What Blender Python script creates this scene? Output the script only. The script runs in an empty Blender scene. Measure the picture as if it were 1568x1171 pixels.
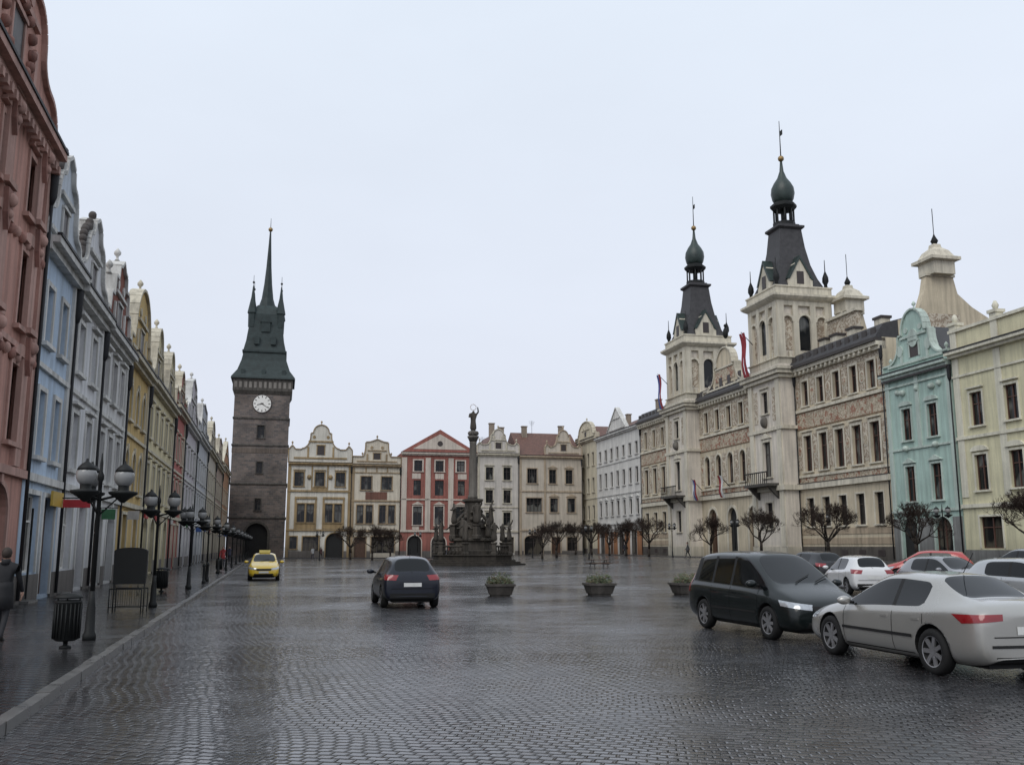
import bpy,bmesh,math,random
from mathutils import Vector,Matrix
from mathutils.bvhtree import BVHTree
random.seed(7)
K=1.12
sc=bpy.context.scene
MATS={}
# ---------------------------------------------------------------- materials
def base(name):
    m=bpy.data.materials.new(name); m.use_nodes=True
    nt=m.node_tree; b=nt.nodes['Principled BSDF']; return m,nt,b
def noise(nt,vec,scale,detail=4,rough=.55,dist=0):
    n=nt.nodes.new('ShaderNodeTexNoise'); n.inputs['Scale'].default_value=scale
    n.inputs['Detail'].default_value=detail; n.inputs['Roughness'].default_value=rough
    n.inputs['Distortion'].default_value=dist
    nt.links.new(vec,n.inputs['Vector']); return n.outputs['Fac']
def mapr(nt,v,a,b,c,d):
    n=nt.nodes.new('ShaderNodeMapRange'); nt.links.new(v,n.inputs[0])
    for i,x in enumerate((a,b,c,d)): n.inputs[i+1].default_value=x
    return n.outputs[0]
def mth(nt,op,a,b):
    n=nt.nodes.new('ShaderNodeMath'); n.operation=op
    for i,x in enumerate((a,b)):
        if isinstance(x,(int,float)): n.inputs[i].default_value=x
        else: nt.links.new(x,n.inputs[i])
    return n.outputs[0]
def mixc(nt,f,a,b,mode='MIX'):
    n=nt.nodes.new('ShaderNodeMixRGB'); n.blend_type=mode
    for i,x in enumerate((f,a,b)):
        if isinstance(x,(int,float)): n.inputs[i].default_value=x
        elif isinstance(x,tuple): n.inputs[i].default_value=(*x[:3],1)
        else: nt.links.new(x,n.inputs[i])
    return n.outputs[0]
def mapping(nt,vec,scale=(1,1,1),rot=(0,0,0)):
    n=nt.nodes.new('ShaderNodeMapping'); nt.links.new(vec,n.inputs[0])
    n.inputs['Scale'].default_value=scale; n.inputs['Rotation'].default_value=rot
    return n.outputs[0]
def bump(nt,h,strength,dist,bsdf):
    n=nt.nodes.new('ShaderNodeBump')
    if isinstance(strength,(int,float)): n.inputs['Strength'].default_value=strength
    else: nt.links.new(strength,n.inputs['Strength'])
    n.inputs['Distance'].default_value=dist; nt.links.new(h,n.inputs['Height'])
    nt.links.new(n.outputs[0],bsdf.inputs['Normal'])
def plaster(name,col,dirt=.35,rough=.85,sc_=1.0,bmp=.25):
    if name in MATS: return MATS[name]
    m,nt,b=base(name); tc=nt.nodes.new('ShaderNodeTexCoord').outputs['Object']
    n1=noise(nt,tc,.45*sc_,6,.6); n2=noise(nt,mapping(nt,tc,(2.2,2.2,.13)),1.2,5,.65)
    n3=noise(nt,tc,9*sc_,4,.6)
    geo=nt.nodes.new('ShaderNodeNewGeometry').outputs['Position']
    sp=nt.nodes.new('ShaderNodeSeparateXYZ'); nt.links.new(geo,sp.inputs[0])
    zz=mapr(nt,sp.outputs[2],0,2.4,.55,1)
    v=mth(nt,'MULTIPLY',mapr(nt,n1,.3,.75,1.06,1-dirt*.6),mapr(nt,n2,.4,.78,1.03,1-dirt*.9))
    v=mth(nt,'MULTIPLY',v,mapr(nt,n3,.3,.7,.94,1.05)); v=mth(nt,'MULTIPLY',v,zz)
    cc=mixc(nt,1,col,v,'MULTIPLY')
    g=sum(col)/3
    cc=mixc(nt,mapr(nt,n2,.5,.85,0,dirt*.7),cc,(g*.42,g*.40,g*.36))
    nt.links.new(cc,b.inputs['Base Color']); b.inputs['Roughness'].default_value=rough
    b.inputs['Specular IOR Level'].default_value=.25
    bump(nt,noise(nt,tc,14,5,.6),bmp,.03,b)
    MATS[name]=m; return m
def simple(name,col,rough=.5,metal=0,var=.15,scale=3,spec=.5,coat=0):
    if name in MATS: return MATS[name]
    m,nt,b=base(name); tc=nt.nodes.new('ShaderNodeTexCoord').outputs['Object']
    n=noise(nt,tc,scale,5,.6)
    cc=mixc(nt,1,col,mapr(nt,n,.3,.7,1-var,1+var),'MULTIPLY')
    nt.links.new(cc,b.inputs['Base Color'])
    nt.links.new(mapr(nt,n,.3,.7,max(rough-.06,.02),min(rough+.08,1)),b.inputs['Roughness'])
    b.inputs['Metallic'].default_value=metal; b.inputs['Specular IOR Level'].default_value=spec
    b.inputs['Coat Weight'].default_value=coat; b.inputs['Coat Roughness'].default_value=.05
    MATS[name]=m; return m
def glassmat(name,dark,light,rough=.08):
    if name in MATS: return MATS[name]
    m,nt,b=base(name); tc=nt.nodes.new('ShaderNodeTexCoord').outputs['Object']
    n=noise(nt,mapping(nt,tc,(1,1,.6)),.55,2,.5); n2=noise(nt,mapping(nt,tc,(9,9,.4)),1,2,.5)
    f=mth(nt,'MULTIPLY',mapr(nt,n,.52,.58,0,1),mapr(nt,n2,.3,.6,.45,1))
    nt.links.new(mixc(nt,f,dark,light),b.inputs['Base Color'])
    b.inputs['Roughness'].default_value=rough; b.inputs['Specular IOR Level'].default_value=.3
    bump(nt,noise(nt,tc,1.3,2),.08,.05,b)
    MATS[name]=m; return m
def sgraffito(name,ca,cb,sc1,extra=None):
    m,nt,b=base(name); tc=nt.nodes.new('ShaderNodeTexCoord').outputs['Object']
    n=noise(nt,tc,sc1,2.5,.5,3.0); n2=noise(nt,tc,.5,5,.6)
    f=mapr(nt,n,.47,.53,0,.85)
    cc=mixc(nt,f,ca,cb)
    if extra: cc=mixc(nt,mapr(nt,noise(nt,tc,sc1*.8,2,.5,1.5),.54,.58,0,.8),cc,extra)
    cc=mixc(nt,1,cc,mapr(nt,n2,.3,.7,1.05,.78),'MULTIPLY')
    nt.links.new(cc,b.inputs['Base Color']); b.inputs['Roughness'].default_value=.85
    MATS[name]=m
def towerstone():
    m,nt,b=base('tower_masonry'); tc=nt.nodes.new('ShaderNodeTexCoord').outputs['Object']
    mp=nt.nodes.new('ShaderNodeCombineXYZ'); sp=nt.nodes.new('ShaderNodeSeparateXYZ'); nt.links.new(tc,sp.inputs[0])
    nt.links.new(mth(nt,'ADD',sp.outputs[0],sp.outputs[1]),mp.inputs[0]); nt.links.new(sp.outputs[2],mp.inputs[1])
    br=nt.nodes.new('ShaderNodeTexBrick'); nt.links.new(mp.outputs[0],br.inputs['Vector'])
    br.inputs['Scale'].default_value=1; br.inputs['Brick Width'].default_value=.75; br.inputs['Row Height'].default_value=.36
    br.inputs['Mortar Size'].default_value=.03; br.inputs['Color1'].default_value=(.165,.13,.112,1)
    br.inputs['Color2'].default_value=(.085,.075,.073,1); br.inputs['Mortar'].default_value=(.14,.13,.12,1)  # stone tones lightened and greyed, distance haze put into the colour
    cc=mixc(nt,1,br.outputs[0],mapr(nt,noise(nt,tc,.3,6),.3,.7,.6,1.3),'MULTIPLY')
    nt.links.new(cc,b.inputs['Base Color']); b.inputs['Roughness'].default_value=.85
    bump(nt,noise(nt,tc,6,5),.5,.1,b); MATS['tower_masonry']=m; return m
def cobble(name,bw,rh,c1,c2,mort,r0,r1,rot,bs,dist=.03,bd=.02,lump=.9,spec=.6):
    m,nt,b=base(name); tc=nt.nodes.new('ShaderNodeTexCoord').outputs['Object']
    nn=nt.nodes.new('ShaderNodeTexNoise'); nn.inputs['Scale'].default_value=.45; nn.inputs['Detail'].default_value=1
    nt.links.new(tc,nn.inputs['Vector'])
    nn2=nt.nodes.new('ShaderNodeTexNoise'); nn2.inputs['Scale'].default_value=5; nn2.inputs['Detail'].default_value=1
    nt.links.new(tc,nn2.inputs['Vector'])
    def vm(op,a,bv):
        v=nt.nodes.new('ShaderNodeVectorMath'); v.operation=op
        nt.links.new(a,v.inputs[0])
        if isinstance(bv,tuple): v.inputs[1].default_value=bv
        else: nt.links.new(bv,v.inputs[1])
        return v.outputs[0]
    d1=vm('MULTIPLY',nn.outputs['Color'],(dist*20,dist*20,0)); d2=vm('MULTIPLY',nn2.outputs['Color'],(dist*1.5,dist*1.5,0))
    vec=vm('ADD',vm('ADD',tc,d1),d2)
    vec=mapping(nt,vec,(1,1,1),(0,0,rot))
    br=nt.nodes.new('ShaderNodeTexBrick'); nt.links.new(vec,br.inputs['Vector'])
    br.inputs['Scale'].default_value=1; br.inputs['Brick Width'].default_value=bw; br.inputs['Row Height'].default_value=rh
    br.inputs['Mortar Size'].default_value=rh*.17; br.inputs['Mortar Smooth'].default_value=1.0
    br.inputs['Color1'].default_value=(*c1,1); br.inputs['Color2'].default_value=(*c2,1); br.inputs['Mortar'].default_value=(*mort,1)
    big=noise(nt,tc,.13,6,.65); mid=noise(nt,tc,1.1,4,.6); fine=noise(nt,tc,30,3,.6)
    cc=mixc(nt,1,br.outputs[0],mapr(nt,big,.3,.7,.6,1.35),'MULTIPLY')
    cc=mixc(nt,1,cc,mapr(nt,fine,.3,.7,.75,1.25),'MULTIPLY')
    nt.links.new(cc,b.inputs['Base Color'])
    r=mth(nt,'ADD',mapr(nt,big,.38,.62,r0,r1),mapr(nt,mid,.3,.7,-.05,.07))
    nt.links.new(r,b.inputs['Roughness']); b.inputs['Specular IOR Level'].default_value=spec
    h=mth(nt,'ADD',mth(nt,'MULTIPLY',br.outputs['Fac'],-1.0),mth(nt,'MULTIPLY',fine,.06))
    h=mth(nt,'ADD',h,mth(nt,'MULTIPLY',noise(nt,tc,6.5,2,.5),lump))
    bump(nt,h,mapr(nt,noise(nt,mapping(nt,tc,(1,.5,1)),.35,5,.6),.36,.6,bs*.5,bs),bd,b); MATS[name]=m; return m
sgraffito('sgraffito',(.56,.50,.40),(.27,.20,.14),1.5)
sgraffito('fresco',(.52,.45,.34),(.30,.24,.17),2.2,(.27,.10,.06))
towerstone()
ROTAX=math.radians(13.7)
GROUND=cobble('wet_cobblestone',.16,.125,(.062,.060,.062),(.022,.022,.025),(.006,.006,.006),.08,.26,ROTAX,.85,.03,.017,.75,.62)
PAVE=cobble('wet_paving',.30,.20,(.040,.039,.040),(.028,.028,.029),(.012,.012,.012),.08,.26,ROTAX,.25,.008)
KERB=simple('kerb_granite',(.10,.097,.093),.3,0,.4,4)
GLASS=glassmat('window_glass',(.012,.014,.016),(.13,.13,.12))
SHOPGLASS=glassmat('shop_glass',(.015,.015,.015),(.08,.07,.055))
WHITEF=simple('white_frame',(.60,.58,.54),.5); BROWNF=simple('brown_frame',(.09,.042,.03),.5)
DARKF=simple('dark_frame',(.04,.03,.028),.5)
WOOD=simple('dark_wood_door',(.07,.035,.02),.5,0,.3,5)
METAL=simple('black_iron',(.010,.011,.011),.6,0,.2,6,.3)
PIPE=simple('drainpipe_metal',(.022,.022,.024),.6,0,.15,3,.3)
COPPER=simple('dark_copper',(.030,.042,.042),.6,0,.35,1.2,.3)
DOMECU=simple('dome_copper',(.022,.036,.032),.45,0,.35,2,.5)
SLATE=simple('slate_roof',(.045,.043,.045),.6,0,.35,2.5,.4)
TILE=simple('red_tile_roof',(.12,.06,.045),.7,0,.4,3)
GOLD=simple('gilding',(.30,.20,.09),.45,.7)
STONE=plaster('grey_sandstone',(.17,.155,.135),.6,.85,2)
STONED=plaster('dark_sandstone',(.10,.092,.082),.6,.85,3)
# ---------------------------------------------------------------- builder
class B:
    def __init__(s,k=K): s.parts={}; s.k=k
    def face(s,part,mat,pts,smooth=False):
        p=s.parts.setdefault(part,{'v':[],'f':[],'m':[],'s':[],'mats':[]})
        if mat not in p['mats']: p['mats'].append(mat)
        i0=len(p['v']); p['v'].extend([(x*s.k,y*s.k,z*s.k) for x,y,z in pts])
        p['f'].append(tuple(range(i0,i0+len(pts)))); p['m'].append(p['mats'].index(mat)); p['s'].append(smooth)
    def grid(s,part,mat,verts,faces,smooth=False):
        p=s.parts.setdefault(part,{'v':[],'f':[],'m':[],'s':[],'mats':[]})
        if mat not in p['mats']: p['mats'].append(mat)
        i0=len(p['v']); p['v'].extend([(x*s.k,y*s.k,z*s.k) for x,y,z in verts]); mi=p['mats'].index(mat)
        for f in faces:
            p['f'].append(tuple(i0+i for i in f)); p['m'].append(mi); p['s'].append(smooth)
    def q(s,part,mat,pts):  # pts (s,o,z): outward = -y
        s.face(part,mat,[(a,-o,z) for a,o,z in pts])
    def box(s,part,mat,s0,s1,o0,o1,z0,z1):
        v=[(a,-o,z) for z in (z0,z1) for o in (o0,o1) for a in (s0,s1)]
        s.grid(part,mat,v,[(0,1,3,2),(4,6,7,5),(0,4,5,1),(2,3,7,6),(0,2,6,4),(1,5,7,3)])
    def prism(s,part,mat,poly,o0,o1):
        n=len(poly); v=[(a,-o0,z) for a,z in poly]+[(a,-o1,z) for a,z in poly]
        s.grid(part,mat,v,[tuple(range(n)),tuple(range(2*n-1,n-1,-1))]+[(i,(i+1)%n,n+(i+1)%n,n+i) for i in range(n)])
    def prism_s(s,part,mat,poly,s0,s1): # poly in (o,z)
        n=len(poly); v=[(s0,-o,z) for o,z in poly]+[(s1,-o,z) for o,z in poly]
        s.grid(part,mat,v,[tuple(range(n)),tuple(range(2*n-1,n-1,-1))]+[(i,(i+1)%n,n+(i+1)%n,n+i) for i in range(n)])
    def lathe(s,part,mat,cs,co,prof,n=12,rot=0,smooth=True,sx=1,sy=1,cap=True):
        v=[];f=[]
        for r,z in prof:
            for i in range(n):
                a=rot+2*math.pi*i/n; v.append((cs+r*sx*math.cos(a),-co+r*sy*math.sin(a),z))
        for j in range(len(prof)-1):
            for i in range(n):
                f.append((j*n+i,j*n+(i+1)%n,(j+1)*n+(i+1)%n,(j+1)*n+i))
        s.grid(part,mat,v,f,smooth)
        if cap:
            s.face(part,mat,v[:n]); s.face(part,mat,v[-n:])
    def sq(s,part,mat,cs,co,prof,sx=1,sy=1):
        s.lathe(part,mat,cs,co,[(r*math.sqrt(2),z) for r,z in prof],4,math.pi/4,False,sx,sy)
    def tube(s,part,mat,p,q,r0,r1=None,n=6,smooth=True):
        r1=r0 if r1 is None else r1
        p=Vector(p);q=Vector(q);d=(q-p)
        if d.length<1e-6:return
        d.normalize(); a=d.orthogonal().normalized(); c=d.cross(a)
        v=[]
        for pt,r in((p,r0),(q,r1)):
            for i in range(n):
                t=2*math.pi*i/n; w=pt+a*(r*math.cos(t))+c*(r*math.sin(t)); v.append(tuple(w))
        f=[(i,(i+1)%n,n+(i+1)%n,n+i) for i in range(n)]+[tuple(range(n)),tuple(range(2*n-1,n-1,-1))]
        s.grid(part,mat,v,f,smooth)
    def ball(s,part,mat,c,r,n=12,m=8,sz=1,sx=1,sy=1):
        prof=[(max(r*math.sin(math.pi*j/m),.0005),c[2]-r*sz*math.cos(math.pi*j/m)) for j in range(m+1)]
        s.lathe(part,mat,c[0],-c[1],prof,n,0,True,sx,sy,False)
    def meshes(s):
        out=[]
        for name,p in s.parts.items():
            me=bpy.data.meshes.new(name); me.from_pydata(p['v'],[],p['f'])
            for m in p['mats']: me.materials.append(m)
            me.polygons.foreach_set('material_index',p['m']); me.polygons.foreach_set('use_smooth',p['s'])
            bm=bmesh.new(); bm.from_mesh(me)
            if any(p['s']): bmesh.ops.remove_doubles(bm,verts=bm.verts,dist=.0004)
            bmesh.ops.recalc_face_normals(bm,faces=bm.faces); bm.to_mesh(me); bm.free(); me.update()
            out.append((name,me))
        return out
def place(name,meshes,loc,rot=0,scale=1):
    e=bpy.data.objects.new(name,None); e.location=loc; e.rotation_euler=(0,0,rot); e.scale=(scale,)*3
    e.empty_display_size=.2
    sc.collection.objects.link(e)
    for n,me in meshes:
        o=bpy.data.objects.new(n,me); sc.collection.objects.link(o); o.parent=e
    return e
RAMP=.6
def gz(x,y):
    s=(x+.227*y)/K; t=min(max((s-20)/(18),0),1); return RAMP*t*t*(3-2*t)
# ---------------------------------------------------------------- facade tools
def facade(b,S0,S1,Z0,Z1,ops,mat,o=0,rec=.22,part='walls'):
    r4=lambda x:round(x,4)
    xs=sorted({r4(S0),r4(S1),*[r4(p['s0']) for p in ops],*[r4(p['s1']) for p in ops]})
    zs=sorted({r4(Z0),r4(Z1),*[r4(p['z0']) for p in ops],*[r4(p['z1']) for p in ops]})
    for i in range(len(xs)-1):
        for j in range(len(zs)-1):
            cx=(xs[i]+xs[i+1])/2; cz=(zs[j]+zs[j+1])/2
            if any(p['s0']<cx<p['s1'] and p['z0']<cz<p['z1'] for p in ops): continue
            b.q(part,mat,[(xs[i],o,zs[j]),(xs[i+1],o,zs[j]),(xs[i+1],o,zs[j+1]),(xs[i],o,zs[j+1])])
    for p in ops:
        s0,s1,z0,z1=p['s0'],p['s1'],p['z0'],p['z1']; i=o-rec
        b.q(part,mat,[(s0,o,z0),(s0,i,z0),(s0,i,z1),(s0,o,z1)]); b.q(part,mat,[(s1,o,z0),(s1,i,z0),(s1,i,z1),(s1,o,z1)])
        b.q(part,mat,[(s0,o,z0),(s1,o,z0),(s1,i,z0),(s0,i,z0)])
        if p.get('arch'):
            r=(s1-s0)/2; c=(s0+s1)/2; rz=r*p.get('rise',1)
            for sg in (-1,1):
                arc=[(c+sg*r*math.cos(t),z1-rz+rz*math.sin(t)) for t in [math.pi/2*k/6 for k in range(7)]]
                b.q(part,mat,[(c+sg*r,o,z1)]+[(a,o,z) for a,z in arc])
                for k in range(6):
                    (a0,c0),(a1,c1)=arc[k],arc[k+1]
                    b.q(part,mat,[(a0,o,c0),(a1,o,c1),(a1,i,c1),(a0,i,c0)])
        else: b.q(part,mat,[(s0,o,z1),(s1,o,z1),(s1,i,z1),(s0,i,z1)])
def dress(b,p,trim,frame,o=0,rec=.22):
    s0,s1,z0,z1=p['s0'],p['s1'],p['z0'],p['z1']; w=s1-s0;h=z1-z0;c=(s0+s1)/2; i=o-rec; kind=p.get('kind','win')
    if kind=='door':
        b.q('doors',WOOD,[(s0,i,z0),(s1,i,z0),(s1,i,z1),(s0,i,z1)])
        b.box('doors',WOOD,c-.03,c+.03,i,i+.04,z0,z1)
        for k in (-1,1):
            for zz in (.08,.45): b.box('doors',WOOD,c+k*w*.25-w*.16,c+k*w*.25+w*.16,i,i+.03,z0+h*zz,z0+h*(zz+.28))
    elif kind=='dark':
        b.q('doors',MATS.get('passage_shade') or simple('passage_shade',(.01,.01,.01),.8),[(s0,i,z0),(s1,i,z0),(s1,i,z1),(s0,i,z1)])  # no door leaf: near-black sheet painted as the shade inside the passage
    else:
        b.q('windows',SHOPGLASS if kind=='shop' else GLASS,[(s0,i,z0),(s1,i,z0),(s1,i,z1),(s0,i,z1)])
        t=.07 if kind=='win' else .06
        b.box('window_frames',frame,s0,s0+t,i,i+.06,z0,z1); b.box('window_frames',frame,s1-t,s1,i,i+.06,z0,z1)
        b.box('window_frames',frame,s0+t,s1-t,i,i+.06,z0,z0+t); 
        if not p.get('arch'): b.box('window_frames',frame,s0+t,s1-t,i,i+.06,z1-t,z1)
        ns=p.get('mull',1)
        for k in range(ns):
            m=s0+w*(k+1)/(ns+1); b.box('window_frames',frame,m-.04,m+.04,i,i+.07,z0+t,z1-t)
        zt=z0+h*.66; b.box('window_frames',frame,s0+t,s1-t,i,i+.055,zt-.03,zt+.03)
    st=p.get('head','flat')
    if st=='none': return
    tw=p.get('tw',.14)
    if kind=='win': b.box('trim',trim,s0-tw-.05,s1+tw+.05,o,o+.16,z0-.12,z0)
    zt=z1 if not p.get('arch') else z1-(w/2)*p.get('rise',1)
    b.box('trim',trim,s0-tw,s0,o,o+.055,z0,zt); b.box('trim',trim,s1,s1+tw,o,o+.055,z0,zt)
    if p.get('arch'):
        r=w/2;rz=r*p.get('rise',1)
        for k in range(12):
            a=math.pi*k/12;a2=math.pi*(k+1)/12
            P=lambda rr,rq,t:(c+rr*math.cos(t),zt+rq*math.sin(t))
            b.prism('trim',trim,[P(r,rz,a),P(r+tw,rz+tw,a),P(r+tw,rz+tw,a2),P(r,rz,a2)],o,o+.055)
        b.box('trim',trim,c-.1,c+.1,o,o+.1,z1+.02,z1+tw+.12)
    else:
        b.box('trim',trim,s0-tw,s1+tw,o,o+.055,z1,z1+tw)
        if st=='cor': b.box('trim',trim,s0-tw-.06,s1+tw+.06,o,o+.18,z1+tw+.12,z1+tw+.22)
        if st=='tri': b.prism('trim',trim,[(s0-tw-.1,z1+tw+.1),(s1+tw+.1,z1+tw+.1),(c,z1+tw+.1+w*.36)],o,o+.15)
        if st=='seg':
            pts=[(c+(w/2+tw+.1)*math.cos(t),z1+tw+.1+w*.32*math.sin(t)) for t in [math.pi*k/8 for k in range(9)]]
            b.prism('trim',trim,pts,o,o+.15)
def mkrow(W,z,h,w,n,m=.5,pos=None,**k):
    ps=pos or [m+(i+.5)*(W-2*m)/n for i in range(n)]
    return [dict(s0=s-w/2,s1=s+w/2,z0=z,z1=z+h,**k) for s in ps]
def cc_(a,b,n=6):
    return [(a[0]+(b[0]-a[0])*math.sin(t),a[1]+(b[1]-a[1])*(1-math.cos(t))) for t in [math.pi/2*k/n for k in range(n+1)]]
def cv_(a,b,n=6):
    return [(a[0]+(b[0]-a[0])*(1-math.cos(t)),a[1]+(b[1]-a[1])*math.sin(t)) for t in [math.pi/2*k/n for k in range(n+1)]]
GAB={'scroll':[(0,0),(0,.14),(.07,.14)]+cc_((.09,.14),(.27,.52))+[(.27,.60),(.33,.60)]+cv_((.33,.62),(.5,1)),
 'step':[(0,0),(0,.22),(.10,.22),(.12,.45),(.22,.45),(.24,.7),(.34,.7),(.36,.88),(.42,.9),(.5,1)],
 'tri':[(0,0),(0,.06),(.5,1)],
 'flat':[(0,0),(0,.30),(.2,.30)]+cc_((.2,.30),(.27,.78))+[(.27,.88),(.36,.90),(.5,1)],
 'round':[(0,0),(0,.22),(.13,.22),(.15,.38)]+cv_((.17,.38),(.5,1)),
 'attic':[(0,0),(0,.34),(.05,.44),(.10,.34),(.2,.34)]+cc_((.2,.36),(.34,.72))+[(.34,.78),(.37,.78)]+cv_((.38,.8),(.5,1)),
 'wave':[(0,0),(0,.1)]+cv_((.0,.1),(.10,.30))+cc_((.10,.30),(.22,.50))+cv_((.22,.50),(.32,.74))+cc_((.32,.74),(.40,.92))+[(.5,1)],
 'volute':[(0,0),(0,.1)]+cv_((.02,.1),(.14,.34))+cc_((.14,.34),(.27,.66))+[(.27,.74),(.31,.74),(.31,.86),(.5,1)]}
def gable(b,s0,s1,z,gh,kind,wall,trim,o=0,th=.45,orn=True,cop=.13,crock=None,win=True):
    half=GAB[kind]; pts=half+[(1-x,y) for x,y in reversed(half[:-1])]
    W=s1-s0; poly=[(s0+x*W,z+y*gh) for x,y in pts]
    b.prism('gable',wall,poly,o-th,o-.004)
    for i in range(len(poly)-1):
        (x0,z0),(x1,z1)=poly[i],poly[i+1]; L=math.hypot(x1-x0,z1-z0)
        if L<.02: continue
        nx,nz=-(z1-z0)/L,(x1-x0)/L
        b.prism('trim',trim,[(x0,z0),(x1,z1),(x1+nx*cop,z1+nz*cop),(x0+nx*cop,z0+nz*cop)],o-th-.05,o+.13)
        if crock:
            n=max(1,int(L/.55))
            for k in range(n):
                t=(k+.5)/n; b.ball('crockets',crock,(x0+(x1-x0)*t+nx*.25,-(o-.1),z0+(z1-z0)*t+nz*.25),.15,7,5,1.1)
    if orn:
        h0=half[2] if len(half)>3 else half[0]
        for fx,fz in [h0,half[-1],(1-h0[0],h0[1])]+([half[len(half)//2],(1-half[len(half)//2][0],half[len(half)//2][1])] if kind in('step','volute') else []):
            x=s0+fx*W; zz=z+fz*gh+cop
            b.lathe('ornaments',trim,x,o-th/2,[(.12,zz),(.06,zz+.08),(.05,zz+.18),(.14,zz+.28),(.15,zz+.38),(.08,zz+.48),(.02,zz+.56)],8)
    c=(s0+s1)/2
    b.box('trim',trim,s0+W*.08,s1-W*.08,o,o+.12,z+gh*.10,z+gh*.14)
    b.box('trim',trim,s0+W*.30,s1-W*.30,o,o+.12,z+gh*.54,z+gh*.58)
    if win and W>4 and kind!='tri':
        w=min(.5,W*.07); b.box('gable_window',DARKF,c-w,c+w,o,o+.02,z+gh*.2,z+gh*.45); 
        b.box('trim',trim,c-w-.12,c-w,o,o+.06,z+gh*.2,z+gh*.45); b.box('trim',trim,c+w,c+w+.12,o,o+.06,z+gh*.2,z+gh*.45); b.box('trim',trim,c-w-.15,c+w+.15,o,o+.1,z+gh*.45,z+gh*.48)
        if W>6:
            for k in(-1,1): b.box('trim',trim,c+k*W*.2-.12,c+k*W*.2+.12,o,o+.08,z+gh*.145,z+gh*.42)
            n=10
            for k in(-1,1):
                cx=c+k*W*.11; b.prism('trim',trim,[(cx+.22*math.cos(6.283*i/n),z+gh*.68+.22*math.sin(6.283*i/n)) for i in range(n)],o,o+.06)
def pipe(b,s,H,o=.14,r=.05):
    b.lathe('drainpipe',PIPE,s,o,[(r,.1),(r,H-1)],8)
    b.lathe('drainpipe',PIPE,s,o,[(r,H-1.5),(.13,H-1.25),(.15,H-.5),(.15,H-.35)],8)
def chimney(b,s,o,z0,z1,mat):
    b.box('chimney',mat,s-.4,s+.4,o-.3,o+.3,z0,z1); b.box('chimney',mat,s-.48,s+.48,o-.38,o+.38,z1,z1+.15)
def house(name,O,ang,W,D,H,wall,trim,ops,bands=(),gab=None,gh=3.5,roof='perp',rh=3,rmat=None,frame=None,plinth=None,pl=.7,
          pil=(),pipeat=(),chim=(),fn=None,gr=None,orn=True,cor=.45,crock=None,gwall=None):
    b=B(); rmat=rmat or TILE; frame=frame or WHITEF
    facade(b,0,W,0,H,ops,wall)
    for p in ops: dress(b,p,p.get('trim',trim),p.get('frame',frame))
    b.q('walls',wall,[(0,0,0),(0,-D,0),(0,-D,H),(0,0,H)]); b.q('walls',wall,[(W,0,0),(W,-D,0),(W,-D,H),(W,0,H)])
    b.q('walls',wall,[(0,-D,0),(W,-D,0),(W,-D,H),(0,-D,H)])
    for z,h,pr in bands: b.box('trim',trim,0.003,W-.003,0,pr,z,z+h)
    b.box('cornice',trim,.002,W-.002,-.3,cor*.55,H-.35,H-.15); b.box('cornice',trim,.002,W-.002,-.3,cor,H-.15,H+.05)
    b.box('gutter',PIPE,.002,W-.002,cor-.1,cor+.04,H+.055,H+.14)
    if plinth:
        g=[p for p in ops if p['z0']<pl]; x=.004
        for p in sorted(g,key=lambda p:p['s0']):
            if p['s0']-.15>x: b.box('plinth',plinth,x,p['s0']-.15,0,.07,0,pl)
            x=p['s1']+.15
        if x<W-.01: b.box('plinth',plinth,x,W-.004,0,.07,0,pl)
    for s,w,z0,z1 in pil: b.box('pilasters',trim,s-w/2,s+w/2,0,.09,z0,z1)
    if gab:
        for gi in (gr or [(0.05,W-.05)]): gable(b,gi[0],gi[1],H+.08,gh,gab,gwall or wall,trim,orn=orn,crock=crock)
    if roof=='perp':
        z=H+.02; c=W/2
        b.prism('roof',rmat,[(0,z),(W,z),(c,z+rh)],-D+.1,-.46)
    elif roof=='par':
        b.prism_s('roof',rmat,[(cor-.1,H+.085),(-D/2,H+rh),(-D-.2,H+.085)],.01,W-.01)
    for s in pipeat: pipe(b,s,H)
    for s,o,z1 in chim: chimney(b,s,o,H,z1,plaster('chimney_plaster',(.30,.25,.20)))
    if fn: fn(b)
    return place(name,b.meshes(),O,ang)
LC=-6.85
def LO(Y): return ((LC-.252*Y)*K,Y*K,.12)
def RO(Y): return ((44.35-.227*Y)*K,Y*K,RAMP+.10)
AL=math.atan2(1,-.252); AR=math.atan2(-1,.227)
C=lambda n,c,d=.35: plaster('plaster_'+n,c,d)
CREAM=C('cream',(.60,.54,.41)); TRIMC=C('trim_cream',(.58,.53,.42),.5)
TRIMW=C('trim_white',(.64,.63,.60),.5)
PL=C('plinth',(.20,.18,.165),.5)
CROCK=simple('dark_crockets',(.07,.06,.055),.8)
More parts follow.
